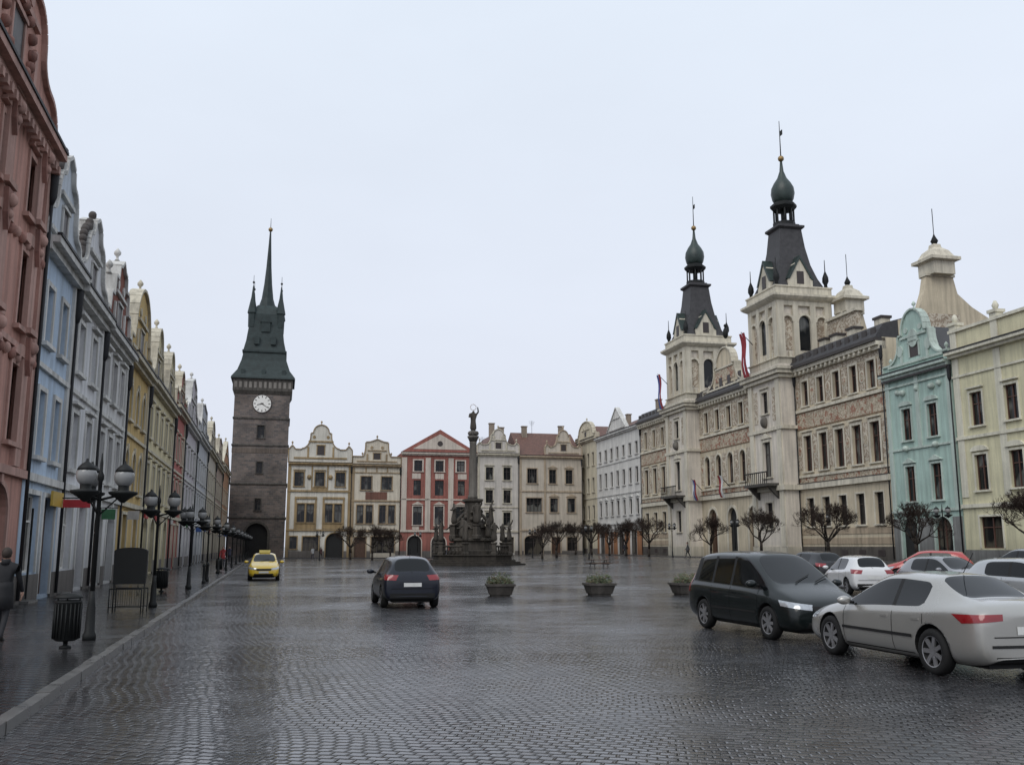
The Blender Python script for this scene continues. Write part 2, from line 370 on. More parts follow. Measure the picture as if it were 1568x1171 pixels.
# ---------------------------------------------------------------- left row
def left(name,Y0,Y1,H,wallc,trim,nw,gab,gh,rmat=None,frame=None,fl=((4.1,1.9),(7.4,1.7)),ww=1.0,gkind='shop',head='cor',**k):
    W=(Y1-Y0)*1.031; ops=[]
    for z,h in fl: ops+=mkrow(W,z,h,ww,nw,.35,head=head,**({'arch':True} if head=='arch' else {}))
    if gkind=='shop':
        n=max(2,int(W/2.6)); ops+= [dict(s0=p['s0'],s1=p['s1'],z0=(.1 if i%2 else .8),z1=3.0,kind=('door' if i%2 else 'shop'),head='flat') for i,p in enumerate(mkrow(W,0,1,min(1.5,W/n-.7),n,.3))]
    else:
        n=max(2,int(W/3)); ops+= [dict(s0=p['s0'],s1=p['s1'],z0=.1,z1=3.1,kind=('dark' if i%2 else 'shop'),arch=True,rise=.8,head='flat') for i,p in enumerate(mkrow(W,0,1,min(1.9,W/n-.6),n,.3))]
    rnd=random.Random(name); f0=k.pop('fn',None); nosign=k.pop('nosign',False)
    def fn(b):
        cols=((.35,.03,.03),(.03,.08,.25),(.45,.38,.28),(.03,.12,.05),(.4,.38,.36))
        for i in range(0 if nosign else max(1,int(W/4))):
            s=1.0+i*4+rnd.uniform(0,1.2); c=rnd.choice(cols); m=simple('sign_%d'%cols.index(c),c,.5)
            if rnd.random()<.6 and s+1.6<W: b.box('fascia_sign',m,s,s+rnd.uniform(1.0,1.6),0,.10,3.02,3.32)
            else:
                z=rnd.uniform(2.5,3.0); b.box('hanging_sign',m,s,s+.05,.2,.7,z,z+.4); b.tube('sign_bracket',METAL,(s+.025,0,z+.45),(s+.025,-.8,z+.45),.02)
        b.box('door_step',KERB,.5,1.6,0,.3,0,.06)
        if f0: f0(b)
    house(name,LO(Y0),AL,W,14,H,wallc,trim,ops,((3.35,.22,.14),(6.6,.15,.1)),gab,gh,'perp',gh*.75,rmat,frame,PL,.75,
          [(.2,.34,3.6,H-.35),(W-.2,.34,3.6,H-.35)],pipeat=(W-.02,),fn=fn,**k)
SALT=C('salmon_trim',(.50,.31,.26),.5); SALD=C('salmon_relief',(.36,.19,.155),.6)
def l1fn(b):
    T=SALT; r=random.Random(4)
    for s in (1.2,4.3,7.5):
        b.box('pilasters',T,s-.28,s+.28,0,.14,3.6,12.4)
        for z in (6.6,9.6,12.0):
            b.box('pilasters',T,s-.38,s+.38,0,.28,z+.5,z+.65); b.prism('ornaments',SALD,[(s-.26,z+.4),(s+.26,z+.4),(s+.2,z-.2),(s,z-.6),(s-.2,z-.2)],.14,.26)
            b.ball('ornaments',T,(s,-.27,z+.15),.15,10,6,1.2); b.ball('ornaments',T,(s,-.25,z-.2),.10,8,6,1.2)
    for z in (6.75,9.75):
        for i in range(16):
            s=.4+i*.54; b.ball('relief_ornament',SALD if i%2 else T,(s,-.05,z-.32+r.uniform(-.08,.08)),.13,7,5,1.2)
    for i in range(22): b.box('dentils',T,.1+i*.4,.28+i*.4,.1,.32,12.1,12.32)
    for k in range(14):
        a=k*.45; b.ball('relief_ornament',SALD,(4.4+1.3*math.cos(a),-.05,14.2+.9*math.sin(a)),.16,7,5)
left('salmon_townhouse',17.5,26,12.7,C('salmon',(.53,.29,.235),.5),SALT,3,'wave',4.2,TILE,BROWNF,
     fl=((4.2,2.0),(7.2,2.0),(10.2,1.6)),gkind='arch',head='seg',fn=l1fn,crock=SALD,nosign=True)
def yfn(b):
    Y=simple('yellow_sign',(.45,.30,.05),.5); R=simple('red_sign',(.38,.02,.03),.5)
    b.box('shop_sign',Y,2.9,4.4,.15,.22,2.75,3.2)
    b.box('hanging_sign',R,4.2,4.26,.25,1.05,2.75,3.0); b.tube('sign_bracket',METAL,(4.23,0,3.05),(4.23,-1.1,3.05),.02)
    b.box('awning_post',METAL,.9,.95,.1,.15,.1,2.6)
left('light_blue_townhouse',26,30.6,10.3,C('light_blue',(.46,.56,.68),.3),TRIMW,2,'wave',3.2,TILE,WHITEF,ww=.85,head='flat',fn=yfn,crock=CROCK,gwall=C('bluewhite',(.55,.6,.66)),orn=False,nosign=True)
left('white_townhouse',30.6,36,10.1,C('white_l',(.66,.66,.67),.3),TRIMW,2,'wave',3.1,TILE,WHITEF,crock=CROCK,orn=False,nosign=True)
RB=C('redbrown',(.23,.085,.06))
left('grey_white_townhouse',36,42.5,10.0,C('greywhite',(.62,.61,.60),.3),TRIMW,3,'step',3.4,TILE,BROWNF,gkind='arch',gwall=RB,
     fn=lambda b:[chimney(b,2,-2,10,13.8,RB),chimney(b,4.5,-2,10,13.4,RB)])
left('ochre_townhouse',42.5,50,10.3,C('ochre',(.56,.40,.17)),TRIMC,3,'round',3.7,SLATE,WHITEF,head='arch',chim=((2,-4,13.8),))
left('pale_yellow_townhouse',50,63.5,10.4,C('pale_yellow',(.66,.58,.37)),TRIMC,5,'scroll',3.3,TILE,WHITEF,gkind='arch',gr=[(.1,6.9),(7.0,13.8)],chim=((7,-3,13.8),))
left('red_townhouse',63.5,71.5,11,C('red_l',(.45,.15,.13)),TRIMC,3,'attic',2.8,SLATE,WHITEF)
left('lilac_townhouse',71.5,83,11,C('lilac',(.54,.50,.53)),TRIMW,4,'volute',4.0,TILE,WHITEF,chim=((2,-3,15),))
left('grey_townhouse',83,97,11.4,C('greyl',(.48,.49,.52)),TRIMW,5,'flat',3.4,SLATE,WHITEF,gkind='arch',chim=((4,-4,15.5),(9,-4,15)))
left('beige_townhouse',97,112,11.6,C('beige',(.50,.45,.38)),TRIMC,5,'scroll',3.4,TILE,WHITEF,chim=((3,-3,15.5),))
left('brown_townhouse',112,128,11.5,C('brownl',(.38,.29,.24)),TRIMC,5,'flat',3.4,TILE,WHITEF,chim=((10,-3,15.5),))
left('rust_townhouse',128,147,12.4,C('rust',(.44,.25,.15)),TRIMC,5,'tri',4.0,TILE,WHITEF)
# ---------------------------------------------------------------- gate tower
def gate_tower():
    b=B(); S=MATS['tower_masonry']; hw=4.3
    ops=[dict(s0=-1.7,s1=1.7,z0=0,z1=5.2,arch=True,kind='dark',head='flat',tw=.35),
         dict(s0=-.45,s1=.45,z0=7.2,z1=9.0,head='flat'),dict(s0=-.45,s1=.45,z0=13.0,z1=14.8,head='flat'),
         dict(s0=-.55,s1=.55,z0=18.6,z1=20.6,head='flat')]
    facade(b,-hw,hw,0,28.2,ops,S,0,.6)
    for p in ops: dress(b,p,STONED,DARKF,0,.6)
    for s in(-hw,hw): b.q('walls',S,[(s,0,0),(s,-8.6,0),(s,-8.6,28.2),(s,0,28.2)])
    b.q('walls',S,[(-hw,-8.6,0),(hw,-8.6,0),(hw,-8.6,28.2),(-hw,-8.6,28.2)])
    co=-4.3
    for z in (5.9,11.2,17.3,21.6): b.sq('string_courses',STONED,0,co,[(4.4,z),(4.45,z+.12),(4.4,z+.3)])
    b.sq('shields',C('tower_frieze',(.16,.13,.11),.6),0,co,[(4.32,16.2),(4.34,16.25),(4.34,16.9),(4.32,17)])
    b.sq('gallery',STONED,0,co,[(4.35,25.6),(4.65,26.2),(4.65,28.2)])
    for i in range(12):
        s=-4.4+i*.76
        b.box('gallery',C('tower_frieze2',(.24,.22,.20),.5),s,s+.42,.35,.39,26.6,27.6)
    R=COPPER
    b.sq('roof',R,0,co,[(5.0,28.1),(4.95,28.35),(4.1,29.6),(3.55,31.3),(3.3,32.6),(3.5,32.7),(3.5,33.0)])
    b.sq('roof',R,0,co,[(3.35,33.0),(3.0,34.6),(2.7,37),(2.55,39.3),(2.1,40.2),(1.4,41)])
    for sx in(-1,1):
        for sy in(-1,1):
            x,y=sx*2.25,co+sy*2.25
            b.lathe('turrets',R,x,y,[(.6,37.0),(.65,39.2),(.8,39.4),(.3,42.0),(.1,44.0)],6,0,False)
            b.tube('turrets',METAL,(x,-y,43.8),(x,-y,45.8),.05,.03); b.ball('turrets',METAL,(x,-y,44.6),.2,8,6)
    b.lathe('spire',R,0,co,[(1.7,39.5),(1.4,41),(.95,42.5),(.65,45),(.42,48),(.22,52),(.12,54.3)],8,0,False)
    b.ball('spire',GOLD,(0,-co,54.6),.38,10,8); b.tube('spire',METAL,(0,-co,54.8),(0,-co,56.6),.06,.03)
    for s in(-1.3,1.3): b.box('dormers',R,s-.4,s+.4,co+3.0,co+3.5,34,35.3)
    b.box('dormers',R,-.7,.7,co+2.2,co+3.0,36.2,37.8); b.prism('dormers',R,[(-.9,37.8),(.9,37.8),(0,39)],co+2.2,co+3.1)
    for s in(-3.2,0,3.2): b.box('dormers',R,s-.3,s+.3,co+3.6,co+4.6,28.9,29.6)
    W=simple('clock_white',(.75,.74,.70),.4,0,.05); 
    def disc(r,o0,o1,m):
        n=32; b.prism('clock_face',m,[(r*math.cos(2*math.pi*i/n),24.1+r*math.sin(2*math.pi*i/n)) for i in range(n)],o0,o1)
    disc(1.50,0,.12,DARKF); disc(1.38,.12,.15,W)
    for i in range(12):
        a=2*math.pi*i/12; c=math.cos(a);s_=math.sin(a); r0,r1=.98,1.30; t=.06
        b.prism('clock_numerals',DARKF,[(r0*c-t*s_,24.1+r0*s_+t*c),(r0*c+t*s_,24.1+r0*s_-t*c),(r1*c+t*s_,24.1+r1*s_-t*c),(r1*c-t*s_,24.1+r1*s_+t*c)],.152,.17)
    for a,L,t in((math.radians(-35),1.12,.07),(math.radians(-165),.8,.1)):
        c=math.cos(a);s_=math.sin(a)
        b.prism('clock_hands',DARKF,[(-.2*c-t*s_,24.1-.2*s_+t*c),(-.2*c+t*s_,24.1-.2*s_-t*c),(L*c+t*.4*s_,24.1+L*s_-t*.4*c),(L*c-t*.4*s_,24.1+L*s_+t*.4*c)],.172,.19)
    place('clock_gate_tower',b.meshes(),(-40.0*K,150*K,0),math.radians(13.5))
gate_tower()
# ---------------------------------------------------------------- back row
AB=math.atan2(10,42.9)
def BO(k): return ((-31.9+42.9*k)*K,(135+10*k)*K,.10)
ops=mkrow(9,10.0,2.0,1.3,3,.5,head='cor',pos=[1.6,4.5,7.4])+mkrow(9,4.9,2.6,1.05,4,.3,pos=[2.0,3.3,5.9,7.2],head='flat')+\
    [dict(s0=5.6,s1=8.0,z0=0,z1=3.4,arch=True,kind='dark',head='flat'),dict(s0=.6,s1=1.6,z0=1.2,z1=2.9,head='flat'),dict(s0=2.4,s1=4.6,z0=.9,z1=2.9,kind='shop',head='flat',mull=2)]
OLT=C('ochre_trim',(.36,.26,.14),.5)
def h1fn(b):
    for a,c in((1.1,4.2),(5.0,8.1)):
        b.box('relief',OLT,a,a+.25,0,.1,4.0,8.2); b.box('relief',OLT,c-.25,c,0,.1,4.0,8.2); b.box('relief',OLT,a,c,.003,.14,8.2,8.5)
        b.box('relief',OLT,a+.26,c-.26,.0,.05,4.0,4.75)
    b.box('relief',OLT,3.3,5.7,0,.06,9.5,9.85)
    for s in(3.4,5.6): b.box('relief',OLT,s-.1,s+.1,0,.08,9.86,12.9)
    for s in(3.0,6.0): b.ball('relief',OLT,(s,-.05,11.3),.3,8,6,1.2)
house('ochre_white_townhouse',BO(0),AB,9,12,13.3,C('warmwhite',(.63,.60,.53)),OLT,ops,((3.7,.25,.15),(9.2,.25,.15)),'attic',5.4,'perp',3.6,SLATE,DARKF,PL,.9,
      [(.25,.4,0,13),(8.75,.4,0,13)],pipeat=(8.95,),fn=h1fn)
ops=mkrow(7.1,9.6,1.9,1.5,2,.6,head='flat',mull=2)+mkrow(7.1,4.8,2.6,.95,4,.3,pos=[1.3,2.6,4.5,5.8],head='flat')+\
    [dict(s0=.6,s1=2.2,z0=0,z1=2.8,kind='door',head='flat'),dict(s0=3.0,s1=6.3,z0=.6,z1=2.9,kind='shop',head='flat',mull=3)]
def h2fn(b):
    b.box('relief',C('oxide_panel',(.20,.10,.075),.5),2.0,5.1,.003,.05,8.2,9.3)
    for s in(2.0,3.55,5.1): b.box('relief',C('tantrim',(.36,.27,.17),.5),s-.1,s+.1,0,.08,12.2,13)
house('cream_brown_townhouse',BO(.205),AB,7.05,12,13.2,C('cream2',(.61,.55,.45)),C('tantrim',(.36,.27,.17),.5),ops,((3.6,.25,.15),(7.9,.2,.12),(12,.15,.1)),'flat',3.6,'perp',2.8,SLATE,DARKF,PL,.9,
      [(.2,.35,0,13)],pipeat=(7,),fn=h2fn)
RED=C('brick_red',(.33,.13,.105),.4); W3=C('offwhite3',(.58,.51,.44),.35)
ops=mkrow(11.3,12.4,1.6,1.2,3,.9,head='flat',tw=.2)+mkrow(11.3,8.9,2.2,1.3,3,.9,head='none')+mkrow(11.3,4.6,2.7,1.3,3,.9,head='tri')+\
   [dict(s0=1.1,s1=3.1,z0=0,z1=3.1,arch=True,kind='dark',head='flat'),dict(s0=4.6,s1=6.7,z0=0,z1=3.1,arch=True,kind='shop',head='flat'),dict(s0=8.2,s1=10.3,z0=0,z1=3.1,arch=True,kind='dark',head='flat')]
def h3fn(b):
    Wt=W3
    for s in (.45,3.95,7.35,10.85): b.box('pilasters',Wt,s-.38,s+.38,0,.12,3.9,14.4)
    for s in (2.25,5.65,9.05):
        b.box('panels',Wt,s-.65,s+.65,.0,.05,11.3,12.1); b.box('panels',RED,s-.95,s-.66,0,.05,8.7,11.2); b.box('panels',RED,s+.66,s+.95,0,.05,8.7,11.2); b.box('panels',Wt,s-.5,s+.5,.0,.05,3.95,4.4)
    b.prism('pediment',RED,[(-.1,15.2),(11.4,15.2),(5.65,18.6)],-.5,.3)
    b.prism('pediment',Wt,[(1.6,15.65),(9.7,15.65),(5.65,17.9)],.3,.34)
    n=12; b.prism('pediment',DARKF,[(5.65+.4*math.cos(6.283*i/n),16.5+.4*math.sin(6.283*i/n)) for i in range(n)],.34,.37)
house('red_white_townhouse',BO(.366),AB,11.3,12,15.1,RED,W3,ops,((3.6,.3,.15),(8.2,.2,.12)),None,3,'perp',3.2,TILE,DARKF,PL,.9,[],pipeat=(11.2,),fn=h3fn)
ops=mkrow(6.4,11.3,1.9,1.1,2,.5,head='cor')+mkrow(6.4,7.9,1.9,1.1,2,.5,head='cor')+mkrow(6.4,4.6,1.9,1.1,2,.5,head='cor')+\
    [dict(s0=.8,s1=2.6,z0=0,z1=3,kind='dark',arch=True,head='flat'),dict(s0=3.8,s1=5.6,z0=.6,z1=2.9,kind='shop',head='flat')]
def antenna(b,s,o,z,h=2.2):
    b.tube('antenna',METAL,(s,-o,z),(s,-o,z+h),.03,.03,4)
    for k in range(4): b.tube('antenna',METAL,(s-.5+.08*k,-o,z+h-.15-.2*k),(s+.5-.08*k,-o,z+h-.15-.2*k),.02,.02,4)
house('pale_stone_townhouse',BO(.623),AB,6.4,12,15.2,C('pinkwhite',(.57,.53,.48)),TRIMC,ops,((3.6,.25,.15),(7.2,.15,.1)),'attic',3.6,'perp',3.4,TILE,DARKF,PL,.9,[(.2,.3,0,15)],pipeat=(6.3,),chim=((3,-4,20.2),(4.5,-4,19.6)),fn=lambda b:antenna(b,1.5,-4,16))
ops=mkrow(9.8,10.9,2.2,1.5,1,.4,pos=[2.0],head='flat',mull=3)+mkrow(9.8,10.9,2.1,1.1,1,.4,pos=[5.2,7.8],head='tri')+mkrow(9.8,6.6,2.1,2.4,1,.4,pos=[2.3],head='flat',mull=3)+mkrow(9.8,6.6,2.1,1.2,1,.4,pos=[5.4,8.1],head='tri')+\
   [dict(s0=.8,s1=3.6,z0=0,z1=3.2,kind='shop',arch=True,head='flat',rise=.5),dict(s0=5,s1=6.4,z0=0,z1=2.9,kind='door',head='flat'),dict(s0=7.4,s1=9,z0=.9,z1=2.9,kind='shop',head='flat')]
house('beige_gabled_townhouse',BO(.769),AB,9.9,12,15.0,C('beige5',(.54,.48,.40)),C('tantrim5',(.46,.37,.27),.5),ops,((3.8,.25,.15),(9.6,.2,.12)),'attic',3.9,'par',4.2,TILE,DARKF,PL,.9,
   [(.2,.35,0,15),(4.0,.3,4,15)],pipeat=(9.8,),chim=((2,-5,20.0),(8,-5,20.2)),gr=[(4.1,9.8)],fn=lambda b:antenna(b,3.5,-6,19))
# ---------------------------------------------------------------- right row
def right(name,Ynear,Yfar,H,wall,trim,ops,bands,**k):
    W=(Yfar-Ynear)*1.025
    return house(name,RO(Yfar),AR,W,12,H,wall,trim,ops,bands,**k)
W=10.5
right('cream_corner_townhouse',140.2,150.5,17,CREAM,TRIMC,mkrow(W,5.0,2,1,4,.3,head='flat')+mkrow(W,9,2.1,1,4,.3,head='flat')+mkrow(W,13,1.9,1,4,.3,head='flat')+[dict(s0=1,s1=3.2,z0=0,z1=3.4,kind='dark',arch=True,head='flat'),dict(s0=6,s1=8.2,z0=0,z1=3.4,kind='shop',arch=True,head='flat')],
   ((4,.2,.12),(8,.15,.1)),gab='round',gh=2.8,rh=2.3,frame=DARKF,plinth=PL)
W=18.6
right('white_long_townhouse',122.1,140.1,16.6,C('white7',(.66,.64,.60)),TRIMW,mkrow(W,5.2,2,1,7,.4,head='tri')+mkrow(W,9.2,2.1,1,7,.4,head='flat')+mkrow(W,13,1.6,1,7,.4,head='flat')+
   [dict(s0=1,s1=3.2,z0=0,z1=3.2,kind='shop',arch=True,head='flat'),dict(s0=5,s1=7,z0=0,z1=3,kind='door',head='flat'),dict(s0=9,s1=11.5,z0=0,z1=3.2,kind='shop',arch=True,head='flat'),dict(s0=14,s1=16.4,z0=0,z1=3.2,kind='shop',head='flat')],
   ((4,.2,.12),(8,.15,.1),(12.4,.15,.1)),gab='tri',gr=[(5,13)],gh=3.4,roof='par',rh=3.0,frame=DARKF,plinth=C('plinth_rust',(.38,.18,.09),.5),pl=3.0,orn=False,chim=((3,-4,20),(15,-4,20.4)))
def town_hall():
    b=B(); SG=MATS['sgraffito']; FR=MATS['fresco']; wl=C('hall_wall',(.60,.52,.385),.4); tr=C('hall_trim',(.64,.59,.48),.4); D=12; gp=C('hall_rust',(.45,.36,.26),.5)
    dk=simple('hall_dark_gutter',(.04,.033,.03),.6)
    tw_=C('hall_tower',(.67,.61,.525),.35); bt=C('hall_brown_trim',(.24,.16,.10),.5)
    def seg(s0,s1,nw,arch1,H=16.8):
        W=s1-s0; sh=lambda L:[dict(p,s0=p['s0']+s0,s1=p['s1']+s0) for p in L]
        ops=sh(mkrow(W,2.7,2.4,1.15,nw,.4,head='flat'))
        ops+=sh(mkrow(W,7.4,3.1,1.25,nw,.4,head='flat' if arch1 else 'cor',arch=arch1,tw=.22))
        ops+=sh(mkrow(W,13.1,2.2,1.0,nw,.4,head='flat',tw=.2))
        if arch1:
            ops=[p for p in ops if p['z0']!=2.7]
            ops+=sh([dict(s0=p['s0'],s1=p['s1'],z0=.2,z1=4.9,kind='dark' if i%2 else 'door',arch=True,head='flat',tw=.3) for i,p in enumerate(mkrow(W,0,1,2.0,3,.4))])
        facade(b,s0,s1,0,H,ops,wl,0,.3)
        for p in ops:
            dress(b,p,tr,BROWNF if p['z0']>5 else DARKF,0,.3)
            if p['z0']>5:
                w=.05; e=.03+.22; 
                for a in (p['s0']-e-w,p['s1']+e): b.box('painted_borders',bt,a,a+w,0,.035,p['z0'],p['z1']-(.6 if p.get('arch') else 0))
        b.box('trim',tr,s0,s1,0,.25,5.9,6.35); b.box('trim',tr,s0,s1,0,.12,6.9,7.1); b.box('trim',dk,s0,s1,.0,.28,6.36,6.42)
        b.box('fresco_band',FR,s0+.02,s1-.02,0,.03,6.45,6.88); b.box('painted_borders',bt,s0+.02,s1-.02,0,.05,12.5,12.59); b.box('painted_borders',bt,s0+.02,s1-.02,0,.05,11.1,11.19)
        if not arch1:
            for z in (1.2,2.0): b.box('trim',gp,s0+.01,s1-.01,0,.04,z,z+.5)
            b.box('plinth',C('hall_plinth',(.13,.115,.10),.5),s0+.01,s1-.01,0,.10,0,1.0)
            for p in mkrow(W,.35,.5,.9,nw,.4): b.box('cellar_windows',DARKF,s0+p['s0'],s0+p['s1'],.1,.12,.3,.75)
        b.box('sgraffito_frieze',FR,s0+.02,s1-.02,0,.03,11.2,12.5); b.box('trim',tr,s0+.01,s1-.01,0,.16,12.6,12.85)
        gap=(W-.8)/nw
        for i in range(nw+1):
            c=s0+.4+i*gap; a=max(s0+.02,c-gap/2+.85); e=min(s1-.02,c+gap/2-.85)
            if e-a>.3:
                b.box('sgraffito_panels',SG,a,e,0,.025,13.1,15.3); b.box('sgraffito_panels',SG,a,e,0,.025,7.6,10.6)
                if e-a>.7:
                    n=14; cx=(a+e)/2
                    for zz in(9.2,14.2): b.prism('medallions',tr,[(cx+.34*math.cos(6.283*k/n),zz+.5*math.sin(6.283*k/n)) for k in range(n)],.025,.06); b.prism('medallions',FR,[(cx+.25*math.cos(6.283*k/n),zz+.4*math.sin(6.283*k/n)) for k in range(n)],.06,.075)
        b.box('cornice',tr,s0,s1,-.3,.3,15.9,16.2); b.box('cornice',tr,s0,s1,-.3,.55,16.2,16.5); b.box('cornice',dk,s0,s1,-.3,.75,16.5,16.75)
        b.box('sgraffito_frieze',SG,s0+.02,s1-.02,0,.03,15.45,15.85)
        for i in range(int(W/.7)): b.box('cornice',tr,s0+.2+i*.7,s0+.42+i*.7,.3,.5,15.95,16.19)
        b.prism_s('roof',SLATE,[(.6,16.76),(-.2,17.9),(-5.5,19.4),(-D,16.76)],s0+.02,s1-.02)
        for i in range(int(W/1.2)): b.box('roof_guard',dk,s0+.3+i*1.2,s0+.9+i*1.2,.25,.35,17.0,17.6)
        b.q('walls',wl,[(s0,-D,0),(s1,-D,0),(s1,-D,H),(s0,-D,H)])
        for s in (s0,s1): b.q('walls',wl,[(s,0,0),(s,-D,0),(s,-D,H),(s,0,H)])
    T=[(12.2,18.4),(33.1,39.3)]
    seg(0,12.2,4,False); seg(18.4,33.1,5,True); seg(39.3,52.5,5,False)
    for (t0,t1) in T:
        p=1.4;c=(t0+t1)/2
        ops=[dict(s0=c-.7,s1=c+.7,z0=7.2,z1=10.4,head='tri',tw=.22),dict(s0=c-.6,s1=c+.6,z0=13.0,z1=15.0,head='cor',tw=.2),dict(s0=c-.65,s1=c+.65,z0=2.6,z1=4.9,head='flat')]
        facade(b,t0,t1,0,17.2,ops,tw_,p,.3)
        for o in ops: dress(b,o,tr,DARKF,p,.3)
        for s in(t0,t1): b.q('tower_walls',tw_,[(s,p,0),(s,-4,0),(s,-4,17.2),(s,p,17.2)])
        for s in(t0+.5,t1-.5): b.box('pilasters',tr,s-.38,s+.38,p,p+.15,1.0,15.9)
        for z,h,e in((.0,1.0,.12),(5.9,.45,.3),(11.3,.3,.2),(15.9,.3,.35),(16.25,.35,.6),(16.6,.25,.75)):
            b.box('cornice',tr,t0-e,t1+e,-3,p+e,z,z+h)
        b.ball('ornaments',STONE,(c,-(p+.12),12.2),.4,10,6,1.3)
        for s in(t0+1.35,t1-1.35): b.box('sgraffito_panels',SG,s-.35,s+.35,p,p+.03,12.2,15.2)
        b.box('balcony',STONED,t0+.9,t1-.9,p,p+1.3,6.3,6.55)
        for i in range(12): b.box('balcony',METAL,t0+1+i*.37,t0+1.05+i*.37,p+1.2,p+1.25,6.55,7.5)
        b.box('balcony',METAL,t0+.95,t1-.95,p+1.17,p+1.28,7.5,7.6)
        for s in (t0+1.3,t1-1.3): b.prism_s('balcony',STONED,[(p,6.3),(p+1.1,6.3),(p,5.2)],s-.15,s+.15)
        hw=2.75; co=p-hw-.15; z0,z1=17.0,23.2
        b.sq('tower_walls',tw_,c,co,[(hw-.25,16.9),(hw-.25,z1)])
        for face in range(4):
            def pt(s,o): 
                a=face*math.pi/2; return (c+s*math.cos(a)-o*math.sin(a), co+ s*math.sin(a)+o*math.cos(a))
            def pbox(part,mat,s0,s1,o0,o1,za,zb):
                P=[pt(s0,o0),pt(s1,o0),pt(s1,o1),pt(s0,o1)]
                v=[(x,-y,za) for x,y in P]+[(x,-y,zb) for x,y in P]
                b.grid(part,mat,v,[(0,1,2,3),(7,6,5,4),(0,4,5,1),(1,5,6,2),(2,6,7,3),(3,7,4,0)])
            def pprism(part,mat,poly,o0,o1):
                n=len(poly); v=[(pt(s,o0)[0],-pt(s,o0)[1],z) for s,z in poly]+[(pt(s,o1)[0],-pt(s,o1)[1],z) for s,z in poly]
                b.grid(part,mat,v,[tuple(range(n)),tuple(range(2*n-1,n-1,-1))]+[(i,(i+1)%n,n+(i+1)%n,n+i) for i in range(n)])
            for k in(-1,1): pbox('tower_piers',tr,k*(hw-.35)-.34,k*(hw-.35)+.34,hw-.3,hw+.08,17.8,z1)
            pbox('tower_piers',tr,-1.15,-.6,hw-.25,hw+.05,17.8,z1); pbox('tower_piers',tr,.6,1.15,hw-.25,hw+.05,17.8,z1)
            for q in(-1.72,0,1.72):
                r=.6 if q==0 else .5
                pprism('tower_windows',GLASS if q==0 else SG,[(q-r,18.6),(q+r,18.6)]+[(q+r*math.cos(t),21.2+r*math.sin(t)) for t in [math.pi*i/8 for i in range(9)]],hw-.25,hw-.2)
                for i in range(8):
                    a=math.pi*i/8;a2=math.pi*(i+1)/8
                    pprism('tower_piers',tr,[(q+r*math.cos(a),21.2+r*math.sin(a)),(q+(r+.22)*math.cos(a),21.2+(r+.22)*math.sin(a)),(q+(r+.22)*math.cos(a2),21.2+(r+.22)*math.sin(a2)),(q+r*math.cos(a2),21.2+r*math.sin(a2))],hw-.25,hw+.07)
            for i in range(9): pbox('balustrade',tr,-2.2+i*.52,-2.2+i*.52+.22,hw-.2,hw,17.85,18.45)
            pprism('gablets',tr,[(-1.25,24.4),(1.25,24.4),(1.25,25.3),(.95,25.5),(.75,26.3),(.45,26.9),(0,27.3),(-.45,26.9),(-.75,26.3),(-.95,25.5),(-1.25,25.3)],hw-1.6,hw-.35)
            pbox('gablets',DARKF,-.35,.35,hw-.36,hw-.31,24.9,26.1)
            pprism('gablets',DOMECU,[(-1.35,25.35),(0,27.65),(1.35,25.35),(1.1,25.35),(0,27.3),(-1.1,25.35)],hw-1.7,hw-.25)
            x,y=pt(hw-.25,hw-.25)
            b.lathe('pinnacles',METAL,x,y,[(.2,24.4),(.15,24.9),(.3,25.2),(.28,25.6),(.05,26.2),(.03,27.3)],8)
        b.sq('cornice',tr,c,co,[(hw+.05,17.2),(hw+.1,17.8),(hw+.25,17.8),(hw+.25,17.88)])
        b.sq('cornice',tr,c,co,[(hw+.02,22.7),(hw+.05,23.1),(hw+.35,23.3),(hw+.55,23.5),(hw+.55,23.7),(hw+.1,23.75),(hw+.1,24.4),(hw+.18,24.42),(hw+.18,24.55)])
        b.sq('spire',SLATE,c,co,[(hw-.3,24.5),(2.0,25.6),(1.6,27.0),(1.3,28.8),(1.12,30.6),(1.35,30.8),(1.35,31.0),(1.0,31.05),(1.0,31.2)])
        b.lathe('lantern',METAL,c,co,[(.28,31.2),(.28,33.2)],8)
        for i in range(8):
            a=i*math.pi/4+.39; x=c+.92*math.cos(a); y=-co+.92*math.sin(a)
            b.tube('lantern',METAL,(x,y,31.0),(x,y,33.2),.09,.09)
        b.lathe('lantern',METAL,c,co,[(1.05,31.0),(1.05,31.55)],8,.39,False); b.lathe('lantern',METAL,c,co,[(1.0,32.8),(1.25,33.1),(1.25,33.3),(.9,33.6)],8,.39,False)
        b.lathe('dome',DOMECU,c,co,[(.8,33.5),(1.0,33.9),(1.12,34.5),(1.05,35.1),(.8,35.6),(.45,36.1),(.2,36.8),(.1,37.9)],12)
        b.ball('finial',GOLD,(c,-co,38.1),.3,10,8); b.tube('finial',METAL,(c,-co,38.2),(c,-co,42),.06,.03,6)
        b.box('finial',METAL,c,c+.5,co-.02,co+.02,40.4,40.9)
    gable(b,20.5,31,16.8,4.6,'scroll',wl,tr,o=.25,th=.6,win=False)
    b.box('sgraffito_panels',FR,23.5,28,.26,.30,18,19.2)
    for s in (22.4,24.8,26.7,29.1): b.box('sgraffito_panels',DARKF,s-.35,s+.35,.26,.31,17.45,18.4)
    b.ball('ornaments',METAL,(25.75,.0,23.0),.3,8,6,2); b.ball('ornaments',METAL,(25.75,.0,23.8),.18,8,6)
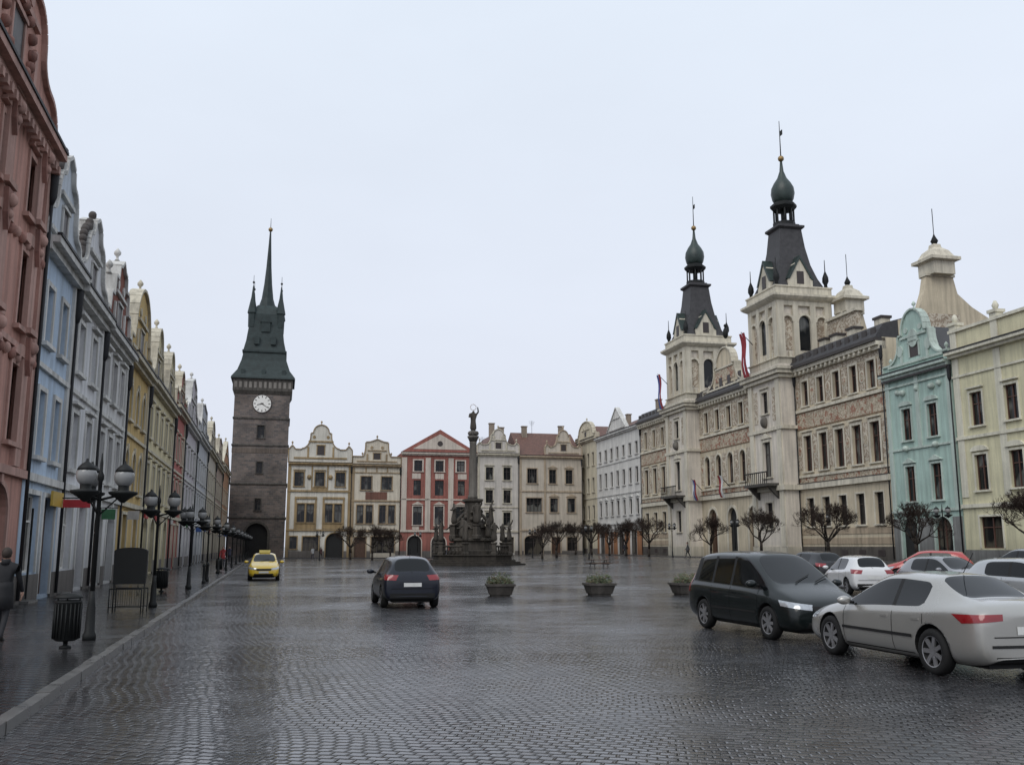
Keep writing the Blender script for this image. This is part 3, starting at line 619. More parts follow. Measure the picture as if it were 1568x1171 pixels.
    for s in (39.9,52.2,0.3):
        pts=[(-1.5,16.8),(-1.5,18.2),(-3.2,18.6),(-4.0,20.6),(-4.3,21.9),(-6.7,21.9),(-7,20.6),(-8.2,19.6),(-10.5,18.3),(-10.5,16.8)]
        b.prism_s('end_gables',wl,pts,s-.3,s+.3)
        b.prism_s('end_gables',SG,[(-4,17.4),(-4,18.9),(-7,18.9),(-7,17.4)],s+.3,s+.33)
        b.box('end_gables',tr,s-.42,s+.42,-6.8,-4.2,21.9,22.1)
        b.sq('turrets',tr,s,-5.5,[(.95,22.0),(.95,23.0),(1.3,23.1),(1.3,23.35),(.95,23.5),(.7,24.0),(.35,24.3),(.3,24.6)])
        b.lathe('turrets',METAL,s,-5.5,[(.15,24.6),(.3,24.9),(.1,25.3),(.03,25.5),(.03,27.6)],8)
    for s in (41.2,43,45.6,49.5): 
        b.box('attic',tr,s-.5,s+.5,-2.6,-1.8,17.5,19.0); b.box('attic',dk,s-.6,s+.6,-2.7,-1.7,19.0,19.2)
    b.box('attic',SG,39.9,44.5,-3.6,-3.2,17.5,21.0); b.box('attic',tr,39.8,44.7,-3.8,-3.0,21.0,21.25)
    for s in (.1,12.1,39.4,52.4): pipe(b,s,16.5)
    fr=simple('flag_red',(.26,.022,.03),.8); fb=simple('flag_blue',(.05,.08,.25),.8); fw=simple('flag_white',(.6,.6,.58),.8)
    def flag(s,o,z,cols,L=3.2,wd=.45):
        b.tube('flagpoles',METAL,(s,-o,z),(s,-(o+1.2),z+1.2),.04,.03)
        for j,cm in enumerate(cols):
            v=[];n=7
            for i in range(n+1):
                zz=z+1.1-L*i/n; x=s-wd+wd*j+.05*math.sin(i*.8+j)
                yy=-(o+1.15-.35*i/n)+.1*math.sin(i*.9)
                v+= [(x,yy,zz),(x+wd,yy+.05*math.sin(i+j),zz-.05)]
            b.grid('flags',cm,v,[(2*i,2*i+1,2*i+3,2*i+2) for i in range(n)],True)
    flag(34.6,1.5,19.8,(fr,fr),4.2,.5); flag(13.2,1.5,19.6,(fb,fr),4,.5); flag(33.6,.3,7,(fw,fr),2.2); flag(19.2,.3,7,(fw,fb,fr),2.2,.35); flag(26,.3,7,(fr,fw),2.2)
    place('town_hall',b.meshes(),RO(122),AR)
town_hall()
W=7.3*1.025
MT=C('mint_trim',(.50,.58,.52),.4)
def mintfn(b):
    T=MT
    for s,z,r in((W/2,15.9,.55),(W/2-1.6,15.2,.35),(W/2+1.6,15.2,.35)):
        n=14; b.prism('medallions',T,[(s+r*math.cos(6.283*i/n),z+r*1.2*math.sin(6.283*i/n)) for i in range(n)],0,.1)
    for s in(2.1,5.4):
        for z in (9.9,6.1): b.ball('ornaments',T,(s,-.05,z+1.9 if z<7 else z+2.2),.3,10,6,.8)
    for s in (1.5,W/2,6.2): b.ball('ornaments',T,(s,-.05,12.2),.22,8,6)
    b.box('dark_frieze',DARKF,.01,W-.01,.27,.34,13.1,13.25)
right('mint_green_townhouse',63.5,70.8,13.6,C('mint',(.41,.54,.48),.35),MT,
  mkrow(W,8.6,2.3,1.05,2,.5,pos=[2.3,5.2],head='seg')+mkrow(W,4.2,2.5,1.05,2,.5,pos=[2.3,5.2],head='tri')+[dict(s0=.9,s1=2.7,z0=0,z1=3.0,arch=True,kind='dark',head='flat'),dict(s0=4.6,s1=6.4,z0=.5,z1=3.0,kind='shop',head='flat',arch=True)],
  ((3.4,.2,.12),(7.9,.15,.1),(12.6,.15,.12)),gab='scroll',gh=4.3,rh=3.2,rmat=SLATE,frame=BROWNF,plinth=C('plinth_grey',(.25,.25,.24),.5),pl=3.0,
  pil=[(.3,.45,3.6,13.2),(W-.3,.45,3.6,13.2),(W/2,.4,8,13.2)],pipeat=(W-.05,),fn=mintfn,cor=.6)
W=(63.5-35)*1.025
YT=C('yellow_trim',(.68,.65,.53),.35); YW=C('pale_yellow_r',(.64,.60,.41),.3)
def yelfn(b):
    b.box('parapet',YW,0.05,W-.05,-.5,0,14.1,15.3); b.box('parapet',YT,0,W,-.6,.15,15.3,15.5)
    for i in range(8):
        s=.4+i*3.9; b.box('parapet',YT,s-.3,s+.3,-.5,.08,14.1,15.8); b.box('parapet',YT,s-.38,s+.38,-.6,.18,15.8,16.0)
        b.lathe('urns',YT,s,-.2,[(.12,16.0),(.22,16.3),(.08,16.6)],8)
        b.box('quoins',YT,s-.3,s+.3,0,.06,4.2,13.5)
right('pale_yellow_palace',35,63.4,13.9,YW,YT,
  mkrow(W,8.8,2.2,1.15,9,.5,head='cor')+mkrow(W,4.6,2.3,1.15,9,.5,head='seg')+[dict(s0=p['s0'],s1=p['s1'],z0=.1 if i%2 else .9,z1=2.9,kind='door' if i%3==1 else 'shop',head='flat') for i,p in enumerate(mkrow(W,0,1,2.0,7,.5))],
  ((3.5,.25,.15),(8.0,.2,.12),(12.2,.15,.1)),roof='par',rh=3.0,rmat=TILE,frame=BROWNF,plinth=C('plinth_grey',(.25,.25,.24),.5),pl=.8,fn=yelfn,cor=.6)
# ---------------------------------------------------------------- ground
def ground():
    cuts=[-900,-300,-60]+[15+i*1.5 for i in range(18)]+[60,300,1200]
    ys=[-300,-50,0,20,60,120,250,700,2000]; v=[];f=[]
    for s in cuts:
        t=min(max((s-20)/18,0),1); z=RAMP*t*t*(3-2*t)
        for y in ys: v.append((s*K-.227*y,y,z))
    n=len(ys)
    for i in range(len(cuts)-1):
        for j in range(n-1): f.append((i*n+j,(i+1)*n+j,(i+1)*n+j+1,i*n+j+1))
    me=bpy.data.meshes.new('ground'); me.from_pydata(v,[],f); me.materials.append(GROUND)
    for p in me.polygons: p.use_smooth=True
    o=bpy.data.objects.new('ground',me); sc.collection.objects.link(o)
ground()
def strip(name,p0,p1,p2,p3,zb,h,mat):
    me=bpy.data.meshes.new(name); P=[p0,p1,p2,p3]
    v=[(x,y,zb-.3) for x,y in P]+[(x,y,zb+h) for x,y in P]
    me.from_pydata(v,[],[(4,5,6,7),(0,1,5,4),(1,2,6,5),(2,3,7,6),(3,0,4,7)]); me.materials.append(mat)
    o=bpy.data.objects.new(name,me); sc.collection.objects.link(o); return o
def kline(Y,c=-2.29): return ((c-.252*Y)*K,Y*K)
strip('pavement',kline(-10,-2.42),kline(149,-2.42),((-6.7-.252*149)*K,149*K),((-30)*K,-10*K),0,.12,PAVE)
def kerb(a,c,zb,w=.16,h=.125,name='kerb',L=1.0):
    b=B(1); a=Vector((*a,0));c=Vector((*c,0)); d=(c-a); n=int(d.length/L); d.normalize(); q=Vector((-d.y,d.x,0))
    for i in range(n):
        p=a+d*(i*L+.008); e=a+d*((i+1)*L-.008); h2=h+random.uniform(-.01,.008); j=random.uniform(-.012,.012)
        v=[tuple(x+y+Vector((0,0,z))) for z in(zb-.2,zb+h2) for x in(p,e) for y in(q*(w+j),q*j)]
        b.grid('kerb_stones',KERB,v,[(0,1,3,2),(4,6,7,5),(0,4,5,1),(2,3,7,6),(0,2,6,4),(1,5,7,3)])
    place(name,b.meshes(),(0,0,0))
kerb(kline(-5),kline(149),0)
def rl(Y,c): return ((c-.227*Y)*K,Y*K)
strip('pavement',rl(30,39.8),rl(152,39.8),rl(152,46),rl(30,46),RAMP,.12,PAVE)
kerb(rl(152,39.6),rl(30,39.6),RAMP,.22,.125)
strip('pavement',((-34)*K,130.5*K),((10.5)*K,140.9*K),((11)*K,146*K),((-32)*K,136*K),0,.11,PAVE)
# ---------------------------------------------------------------- street lamps
GLOBE=simple('lamp_globe',(.24,.24,.235),.2,0,.15,2,.6)
def lamp_mesh(nglobe=3,H=3.05):
    b=B(1)
    b.lathe('base',METAL,0,0,[(.12,0),(.12,.10),(.09,.16),(.075,.6),(.06,.7),(.05,.9)],12)
    b.lathe('post',METAL,0,0,[(.045,.88),(.038,H-.1),(.06,H-.05),(.06,H+.02),(.03,H+.1),(.03,H+.25),(.01,H+.45)],10)
    for i in range(nglobe):
        a=2*math.pi*i/nglobe+.35; c,s=math.cos(a),math.sin(a); R=.42
        b.tube('arms',METAL,(0,0,H-.45),(c*R,s*R,H-.33),.025,.022); b.tube('arms',METAL,(0,0,H-.75),(c*R*.8,s*R*.8,H-.40),.015,.015)
        b.lathe('shades',METAL,c*R,-s*R,[(.03,H-.5),(.12,H-.42),(.26,H-.33),(.27,H-.29),(.1,H-.26),(.1,H-.17)],14)
        b.ball('globes',GLOBE,(c*R,s*R,H-.0),.185,14,10,1.12)
        b.lathe('shades',METAL,c*R,-s*R,[(.175,H+.09),(.15,H+.15),(.09,H+.215),(.03,H+.25),(.02,H+.31)],12)
    return b.meshes()
LM=lamp_mesh(3)
for Y in (16.3,25,35.8,46,56,66,76,86,97,108,120,132):
    x,y=kline(Y,-2.95); place('street_lamp',LM,(x,y,.12),random.uniform(-.3,.3))
LM2=lamp_mesh(2,3.6)
for Y in (57,69.8,84,98,112,128): 
    x,y=rl(Y,38.6); place('street_lamp',LM2,(x,y,gz(x,y)),AR)
for x,y in ((-23,115),(-12,122),(2.5,118),(8.0,100)): place('street_lamp',LM2,(x*K,y*K,gz(x*K,y*K)),.2)
# ---------------------------------------------------------------- trees
BARK=simple('tree_bark',(.035,.028,.023),.85,0,.3,8,.3); TWIG=simple('tree_twigs',(.038,.027,.022),.9,0,.35,3,.2)
def tree_mesh(seed,R=2.1):
    rnd=random.Random(seed); b=B(1)
    th=1.65
    pts=[Vector((0,0,-.1)),Vector((rnd.uniform(-.05,.05),rnd.uniform(-.05,.05),.9)),Vector((rnd.uniform(-.08,.08),rnd.uniform(-.08,.08),th))]
    b.tube('trunk',BARK,pts[0],pts[1],.17,.14,9); b.tube('trunk',BARK,pts[1],pts[2],.14,.13,9)
    ctr=Vector((0,0,th+1.7))
    def grow(p,d,L,r,lv):
        for k in range(2):
            d2=(d+Vector((rnd.gauss(0,.18),rnd.gauss(0,.18),rnd.gauss(0,.1)+.08))).normalized()
            q=p+d2*(L/2); b.tube('branches' if lv<3 else 'twigs',BARK if lv<3 else TWIG,p,q,r,r*.85,5 if lv<3 else 3,lv<3)
            p=q;d=d2;r*=.85
            if lv>=2 and lv<5:
                s=(d+Vector((rnd.gauss(0,.8),rnd.gauss(0,.8),rnd.gauss(0,.5)+.15))).normalized(); grow(p,s,L*.65,max(r*.6,.010),lv+1 if lv<4 else lv+2)
        if lv<5:
            for i in range(3):
                s=(d+Vector((rnd.gauss(0,.55),rnd.gauss(0,.55),rnd.gauss(0,.42)+.2))).normalized()
                out=(p-ctr)
                if out.length>R*.85: s=(s-out.normalized()*.6).normalized()
                grow(p,s,L*rnd.uniform(.6,.8),max(r*.66,.010),lv+1)
    for i in range(7):
        a=i*math.pi*2/7+rnd.uniform(-.3,.3); e=rnd.uniform(.55,1.3)
        grow(pts[2]-Vector((0,0,rnd.uniform(0,.25))),Vector((math.cos(a)*math.cos(e),math.sin(a)*math.cos(e),math.sin(e))).normalized(),1.2,.08,1)
    return b.meshes()
TR=[tree_mesh(3),tree_mesh(11),tree_mesh(23)]
tp=[rl(Y,38.4) for Y in (49.5,59.3,69,79,88.5,104,111,117,124,131)]+[(3.4*K,108*K),(5.2*K,112*K),(-17*K,117*K),(-14.8*K,117*K),(-20.5*K,122*K)]
for i,(x,y) in enumerate(tp): place('bare_tree',TR[i%3],(x,y,gz(x,y)),i*1.3,(.98,.9,1.05)[i%3])
# ---------------------------------------------------------------- skinned figures
def skin(verts,edges,root=0,sub=1):
    me=bpy.data.meshes.new('t'); me.from_pydata([v[:3] for v in verts],edges,[])
    o=bpy.data.objects.new('t',me); sc.collection.objects.link(o)
    o.modifiers.new('Skin','SKIN'); 
    for i,v in enumerate(verts):
        r=v[3]; r=(r,r) if not isinstance(r,tuple) else r
        me.skin_vertices[0].data[i].radius=r; me.skin_vertices[0].data[i].use_root=(i==root)
    s=o.modifiers.new('S','SUBSURF'); s.levels=sub; s.render_levels=sub
    dg=bpy.context.evaluated_depsgraph_get(); out=bpy.data.meshes.new_from_object(o.evaluated_get(dg))
    bpy.data.objects.remove(o); 
    for p in out.polygons: p.use_smooth=True
    return out
SKIN=simple('skin',(.42,.25,.18),.5,0,.05)
def person(loc,rot,coat,pants,hair,stride=.28,h=1.72,hem=.72,armswing=.3):
    st=stride; V=[(0,0,.98,(.15,.12)),(0,0,1.15,(.145,.11)),(0,0,1.38,(.18,.115)),(.01,0,1.50,.06),(.03,0,1.58,.065)]
    E=[(0,1),(1,2),(2,3),(3,4)]
    for s,f in((1,1),(-1,-1)):
        i=len(V)
        V+=[(0,s*.10,.90,.10),(f*st*.45+.04,s*.10,.50,.068),(f*st-.02,s*.10,.10,.045),(f*st+.05,s*.105,.045,.045),(f*st+.16,s*.11,.035,.035)]
        E+=[(0,i),(i,i+1),(i+1,i+2),(i+2,i+3),(i+3,i+4)]
        i=len(V); a=-f*armswing
        V+=[(0,s*.20,1.40,.062),(a*.35,s*.245,1.14,.052),(a*.8+.05,s*.25,.90,.038)]
        E+=[(2,i),(i,i+1),(i+1,i+2)]
    body=skin(V,E); 
    cm=simple('coat_%s'%(str(coat)),coat,.8); pm=simple('trousers_%s'%(str(pants)),pants,.8); sm=simple('shoes',(.02,.018,.016),.5)
    for m in(cm,pm,sm,SKIN): body.materials.append(m)
    for p in body.polygons:
        c=p.center; p.material_index= 2 if c.z<.085 else (1 if c.z<.84 and abs(c.y)<.19 else (3 if c.z>1.485 else 0))
    b=B(1)
    b.lathe('coat_skirt',cm,0,0,[(.20,hem),(.185,.85),(.17,1.0),(.165,1.1)],16,0,True,1.0 if st<.1 else 1.15,.98)
    b.ball('head',SKIN,(.035,0,1.625),.098,14,10,1.22,1.0,.82); b.ball('nose',SKIN,(.135,0,1.61),.016,6,5,1.5)
    b.ball('mouth',simple('lips',(.3,.1,.08),.5),(.125,0,1.565),.014,6,4,.4,.6,1.6)
    for s in(-1,1):
        b.ball('ears',SKIN,(.03,s*.083,1.615),.022,6,5,1.4,.7,.5); b.ball('eyes',DARKF,(.12,s*.033,1.635),.011,6,5)
    hm=simple('hair_%s'%str(hair),hair,.7)
    b.ball('hair',hm,(.015,0,1.65),.104,14,10,1.13,1.0,.9)
    b.lathe('collar',cm,.0,0,[(.10,1.44),(.085,1.5),(.08,1.54)],12)
    ms=b.meshes()+[('body',body)]
    for s,f in((1,1),(-1,-1)):
        a=-f*armswing; w=(a*.8+.05,s*.25,.90)
        HV=[(*w,.03),(w[0]+.01,w[1],w[2]-.07,(.035,.02))]; HE=[(0,1)]
        for k in range(4):
            i=len(HV); dx=-.028+.019*k; L=(.07,.08,.075,.06)[k]
            HV+=[(w[0]+.01+dx,w[1]-s*.003,w[2]-.095,.0095),(w[0]+dx+.012,w[1]-s*.012,w[2]-.095-L*.55,.0085),(w[0]+dx+.012,w[1]-s*.03,w[2]-.095-L*.95,.007)]
            HE+=[(1,i),(i,i+1),(i+1,i+2)]
        i=len(HV); HV+=[(w[0]+.045,w[1]-s*.01,w[2]-.06,.011),(w[0]+.06,w[1]-s*.022,w[2]-.10,.009)]; HE+=[(0,i),(i,i+1)]
        hmsh=skin(HV,HE,0,1); hmsh.materials.append(SKIN); ms.append(('hand',hmsh))
    place('pedestrian',ms,loc,rot,h/1.75)
person((-9.5,18.1,.12),math.radians(100),(.012,.012,.014),(.015,.015,.018),(.03,.02,.015),.26,1.70,.60)
for u,y,r,c,p_ in ((-26.5,128,2,(.30,.30,.30),(.03,.03,.05)),(-25.5,128.3,2.2,(.05,.02,.02),(.02,.02,.02)),(13.2,112,1,(.02,.02,.03),(.02,.02,.03)),(-21,70,4.9,(.25,.03,.03),(.02,.02,.03)),(-27,92,4.8,(.03,.03,.05),(.02,.02,.03)),(-7,104,.5,(.04,.04,.06),(.02,.02,.03)),(17,93,3,(.05,.05,.05),(.03,.03,.03))):
    x,yy=u*K,y*K; person((x,yy,gz(x,yy)+(.12 if u<-17 and y<120 else 0)),r,c,p_,(.04,.025,.02))
# ---------------------------------------------------------------- plague column
PST=plaster('column_sandstone',(.095,.083,.070),.7,.85,3)
def statue_mesh(pose=0):
    V=[(0,0,.0,(.34,.3)),(.03,0,.45,(.29,.24)),(-.02,0,.95,(.22,.18)),(0,.02,1.35,(.24,.17)),(.02,.0,1.55,.08),(.05,0,1.72,.12)]
    E=[(0,1),(1,2),(2,3),(3,4),(4,5)]
    for s in(-1,1):
        i=len(V); up=(pose==1 and s==1); wide=(pose==2)
        V+=[(0,s*.26,1.42,.085),(.12,s*(.55 if wide else .40),1.15 if not up else 1.6,.07),(.30,s*(.7 if wide else .28),1.2 if not up else 2.0,.05)]; E+=[(3,i),(i,i+1),(i+1,i+2)]
    m=skin(V,E); m.materials.append(PST); return m
ST=[statue_mesh(0),statue_mesh(1),statue_mesh(2)]
def plague_column():
    b=B(1); S=PST
    def octl(part,mat,prof): b.lathe(part,mat,0,0,prof,8,math.pi/8,False)
    for i in range(3): octl('steps',S,[(5.4-.5*i,.17*i),(5.4-.5*i,.17*i+.17)])
    octl('platform',S,[(4.0,.5),(4.0,.9),(4.15,.95),(4.15,1.05)])
    for i in range(8):
        a=i*math.pi/4+math.pi/8; c,s=math.cos(a),math.sin(a); x,y=3.75*c,3.75*s
        b.lathe('balustrade',S,x,-y,[(.40,1.05),(.40,1.2),(.30,1.3),(.28,2.0),(.38,2.1),(.38,2.25)],4,a,False)
        a2=(i+1)*math.pi/4+math.pi/8; x2,y2=3.75*math.cos(a2),3.75*math.sin(a2)
        if i!=5: 
            b.tube('balustrade',S,(x,y,1.85),(x2,y2,1.85),.11,.11,4)
            for k in range(1,7):
                t=k/7; px,py=x+(x2-x)*t,y+(y2-y)*t; b.lathe('balustrade',S,px,-py,[(.05,1.05),(.10,1.3),(.05,1.6),(.07,1.8)],6)
    octl('pedestal',S,[(2.4,1.05),(2.4,1.4),(2.1,1.5),(1.95,2.3),(2.2,2.4),(2.2,2.6),(1.5,2.7),(1.4,3.6),(1.6,3.7),(1.6,3.85),(1.0,3.9)])
    for i in range(4):
        a=i*math.pi/2; c,s=math.cos(a),math.sin(a)
        b.lathe('buttresses',S,1.9*c,-1.9*s,[(.55,2.6),(.5,2.9),(.38,3.0),(.36,3.8),(.5,3.9),(.5,4.0)],4,a,False)
        b.tube('scrolls',S,(1.9*c,1.9*s,4.0),(.8*c,.8*s,5.2),.22,.14,8)
    b.sq('pedestal',S,0,0,[(.95,3.8),(.9,4.1),(.72,4.2),(.68,6.2),(.9,6.35),(.9,6.55),(.55,6.6)])
    r=random.Random(9)
    for i in range(26):
        a=r.uniform(0,6.283); q=r.uniform(.75,1.0); b.ball('relief_clouds',S,(q*math.cos(a),q*math.sin(a),r.uniform(4.2,5.6)),r.uniform(.14,.28),7,5)
    b.lathe('column',STONE,0,0,[(.52,6.6),(.5,6.85),(.42,7.0),(.40,9.5),(.35,12.2),(.39,12.3),(.37,12.4)],16)
    b.lathe('capital',STONE,0,0,[(.37,12.4),(.55,12.8),(.6,12.85),(.6,13.0)],12)
    b.ball('clouds',STONE,(0,0,13.25),.48,10,7,.8)
    for k in range(5):
        a=k*1.256; b.ball('clouds',STONE,(.35*math.cos(a),.35*math.sin(a),13.3),.25,8,6)
    e=place('plague_column',b.meshes(),(-4.0,97,0),.25)
    def st(m,x,y,z,rot,s):
        o=bpy.data.objects.new('statue',m); sc.collection.objects.link(o); o.parent=e; o.location=(x,y,z); o.rotation_euler=(0,0,rot); o.scale=(s,)*3
    for i in range(8):
        a=i*math.pi/4+math.pi/8; st(ST[i%3],3.75*math.cos(a),3.75*math.sin(a),2.25,a,1.12)
    for i in range(4):
        a=i*math.pi/2; st(ST[(i+1)%3],1.9*math.cos(a),1.9*math.sin(a),4.0,a,1.25)
        a+=math.pi/4; st(ST[i%3],1.85*math.cos(a),1.85*math.sin(a),2.6,a,1.2)
    st(ST[1],0,0,13.5,-1.5,1.25)
    bb=B(1)
    for i in range(12):
        a=i*math.pi/6; bb.ball('halo',GOLD,(.3*math.cos(a),0,16.0+.3*math.sin(a)),.05,6,4)
    for n,m in bb.meshes():
        o=bpy.data.objects.new(n,m); sc.collection.objects.link(o); o.parent=e
plague_column()
# ---------------------------------------------------------------- planters, bench, bins
LEAF=simple('planter_foliage',(.055,.075,.028),.6,0,.5,12); SOIL=simple('soil',(.03,.02,.015),.9)
TWIGP=simple('dry_plants',(.10,.075,.04),.8,0,.4,9)
CONC=plaster('planter_concrete',(.15,.135,.12),.7,.8,5)
def planter_mesh(seed):
    r=random.Random(seed); b=B(1)
    b.sq('trough',CONC,0,0,[(.36,0),(.36,.06),(.40,.06),(.50,.38),(.54,.38),(.54,.46),(.46,.46)])
    b.sq('soil',SOIL,0,0,[(.45,.43),(.44,.465)])
    for i in range(620):
        a=r.uniform(0,6.283); q=math.sqrt(r.random())*.5; cx,cy=q*math.cos(a),q*math.sin(a); z=.46+r.random()*.26*(1.15-q)*(1+.6*math.sin(a*3+seed))
        d=Vector((r.gauss(0,1),r.gauss(0,1),r.gauss(.5,.6))).normalized(); e=d.orthogonal().normalized()*.025; p=Vector((cx,cy,z)); t=p+d*r.uniform(.06,.15)
        b.face('plants',LEAF if r.random()<.65 else TWIGP,[tuple(p-e),tuple(p+e),tuple(t)])
    return b.meshes()
for i,(x,y) in enumerate(((-.45,36.5),(3.35,37.2),(6.75,37.5))): place('flower_planter',planter_mesh(i),(x,y,0),.1+.08*i)
def bench():
    b=B(1)
    b.box('table_top',WOOD,-.9,.9,-.35,.35,.70,.75)
    for y in(-.75,.75): b.box('seat',WOOD,-.9,.9,y-.14,y+.14,.41,.46)
    for x in(-.6,.6):
        b.box('frame',METAL,x-.03,x+.03,-.8,.8,.34,.40)
        for s in(-1,1): b.tube('legs',METAL,(x,s*.2,.7),(x,s*.6,0),.03,.03)
    place('picnic_bench',b.meshes(),(7.4,82,0),.3)
bench()
def bin_mesh():
    b=B(1); 
    b.lathe('post',METAL,0,0,[(.10,0),(.10,.03),(.04,.05),(.04,.2)],10)
    b.lathe('basket',METAL,0,0,[(.15,.12),(.2,.15),(.21,.75),(.225,.77),(.225,.80),(.19,.80),(.18,.62)],20)
    for i in range(20):
        a=6.283*i/20; b.tube('slats',METAL,(.215*math.cos(a),.215*math.sin(a),.16),(.22*math.cos(a),.22*math.sin(a),.75),.014,.014,4)
    b.lathe('lid',METAL,0,0,[(.235,.84),(.235,.87),(.12,.92),(.02,.93)],16)
    for i in range(3):
        a=2.09*i; b.tube('lid',METAL,(.2*math.cos(a),.2*math.sin(a),.78),(.2*math.cos(a),.2*math.sin(a),.86),.014,.014,4)
    return b.meshes()
BM=bin_mesh()
place('litter_bin',BM,(-7.72,16.9,.12)); place('litter_bin',BM,(kline(35.8,-3.1)[0],37.5,.12)); place('litter_bin',BM,(kline(60,-3.1)[0],60*K,.12))
def signstand():
    b=B(1)
    pts=[(-.42,.72),(.42,.72),(.44,1.60)]+[(.44*math.cos(t),1.60+.10*math.sin(t)) for t in [math.pi*i/8 for i in range(1,8)]]+[(-.44,1.60)]
    b.prism('panel',METAL,pts,-.05,.05)
    for x in(-.4,.4): b.tube('frame',METAL,(x,0,0),(x,0,1.0),.02,.02)
    for y in(-.3,.3):
        for x in(-.42,.42): b.tube('rack',METAL,(x,y,0),(x,y,.6),.018,.018)
        b.tube('rack',METAL,(-.42,y,.6),(.42,y,.6),.018,.018); b.tube('rack',METAL,(-.42,y,.12),(.42,y,.12),.012,.012)
        for k in range(7): b.tube('rack',METAL,(-.36+.12*k,y,.12),(-.36+.12*k,y,.6),.006,.006,4)
    place('menu_board_stand',b.meshes(),(-10.4,26.3,.12),.1)
signstand()
b=B(1); b.lathe('post',METAL,0,0,[(.09,0),(.09,.1),(.06,.14),(.055,.75),(.08,.78),(.08,.84),(.05,.9),(.01,.93)],10); bm_=b.meshes()
for Y in (41,43.5,62,71): place('bollard',bm_,(*kline(Y,-2.75),.12))
# ---------------------------------------------------------------- cars
CGLASS=simple('car_glass',(.005,.006,.007),.04,0,.1,2,.35); RUB=simple('tyre_rubber',(.014,.014,.014),.85,0,.15,3,.3); BLK=simple('car_black_plastic',(.016,.016,.016),.6,0,.15,3,.3)
RIM=simple('alloy_rim',(.30,.30,.31),.4,.6); TAIL=simple('tail_light',(.22,.008,.012),.12,0,.1,3,.6,.5); HEAD=simple('head_light',(.40,.42,.44),.10,.4,.2,14,.7,.6)
PLATE=simple('number_plate',(.6,.6,.58),.4); SEAM=simple('panel_gap',(.008,.008,.008),.8,0,.1,3,.1)
def paint(n,c,metal=.3,dark=False): return simple('paint_'+n,c,.30,metal,.03,.8,.25 if dark else .5,.45 if dark else 1.0)
TYPES={
'sedan':dict(st=[(2.36,.34,.52,.58,.58,.45,'b'),(2.30,.24,.60,.68,.74,.60,'b'),(2.08,.17,.67,.77,.85,.70,'b'),(1.6,.17,.76,.87,.90,.76,'b'),(1.15,.17,.83,.94,.91,.78,'b'),(.98,.17,.86,.98,.91,.76,'w'),
   (.20,.17,.91,1.40,.91,.62,'c'),(-.10,.17,.92,1.44,.91,.62,'c'),(-.36,.17,.93,1.445,.91,.62,'p'),(-.44,.17,.93,1.445,.91,.62,'c'),(-.95,.17,.95,1.42,.91,.61,'c'),(-1.12,.17,.96,1.40,.91,.60,'r'),
   (-1.72,.18,1.00,1.10,.89,.64,'b'),(-2.05,.20,.98,1.08,.87,.66,'b'),(-2.26,.24,.93,1.03,.82,.64,'b'),(-2.34,.32,.80,.88,.74,.58,'b')],wb=(1.40,-1.32),R=.33,rearz=.80),
'hatch':dict(st=[(2.0,.34,.52,.60,.56,.42,'b'),(1.94,.24,.62,.72,.72,.58,'b'),(1.72,.18,.70,.82,.81,.68,'b'),(1.3,.18,.80,.93,.85,.72,'b'),(1.08,.18,.86,1.0,.86,.72,'w'),
   (.38,.18,.90,1.42,.86,.60,'c'),(.1,.18,.91,1.47,.86,.60,'c'),(-.12,.18,.92,1.48,.86,.60,'p'),(-.20,.18,.92,1.48,.86,.60,'c'),(-.8,.18,.94,1.47,.86,.59,'c'),(-1.05,.18,.95,1.46,.86,.59,'b'),(-1.5,.18,.98,1.41,.85,.56,'r'),
   (-1.83,.22,.96,1.04,.83,.62,'b'),(-1.93,.26,.86,.95,.79,.62,'b'),(-1.97,.34,.66,.74,.72,.58,'b')],wb=(1.28,-1.22),R=.31,rearz=.9),
'van':dict(st=[(2.33,.34,.56,.64,.60,.46,'b'),(2.27,.24,.66,.76,.78,.64,'b'),(2.02,.18,.76,.88,.88,.74,'b'),(1.6,.18,.88,1.01,.91,.78,'b'),(1.42,.18,.93,1.08,.91,.78,'w'),
   (.50,.18,.99,1.66,.91,.66,'c'),(.2,.18,1.0,1.71,.91,.66,'c'),(-.1,.18,1.01,1.73,.91,.66,'p'),(-.18,.18,1.01,1.73,.91,.66,'c'),(-.98,.18,1.03,1.73,.91,.66,'p'),(-1.06,.18,1.03,1.73,.91,.66,'c'),(-1.75,.18,1.05,1.70,.90,.65,'p'),(-1.98,.2,1.05,1.66,.89,.63,'r'),
   (-2.22,.24,1.03,1.14,.87,.68,'b'),(-2.29,.28,.9,1.0,.83,.66,'b'),(-2.32,.36,.7,.78,.76,.6,'b')],wb=(1.42,-1.42),R=.33,rearz=1.0)}
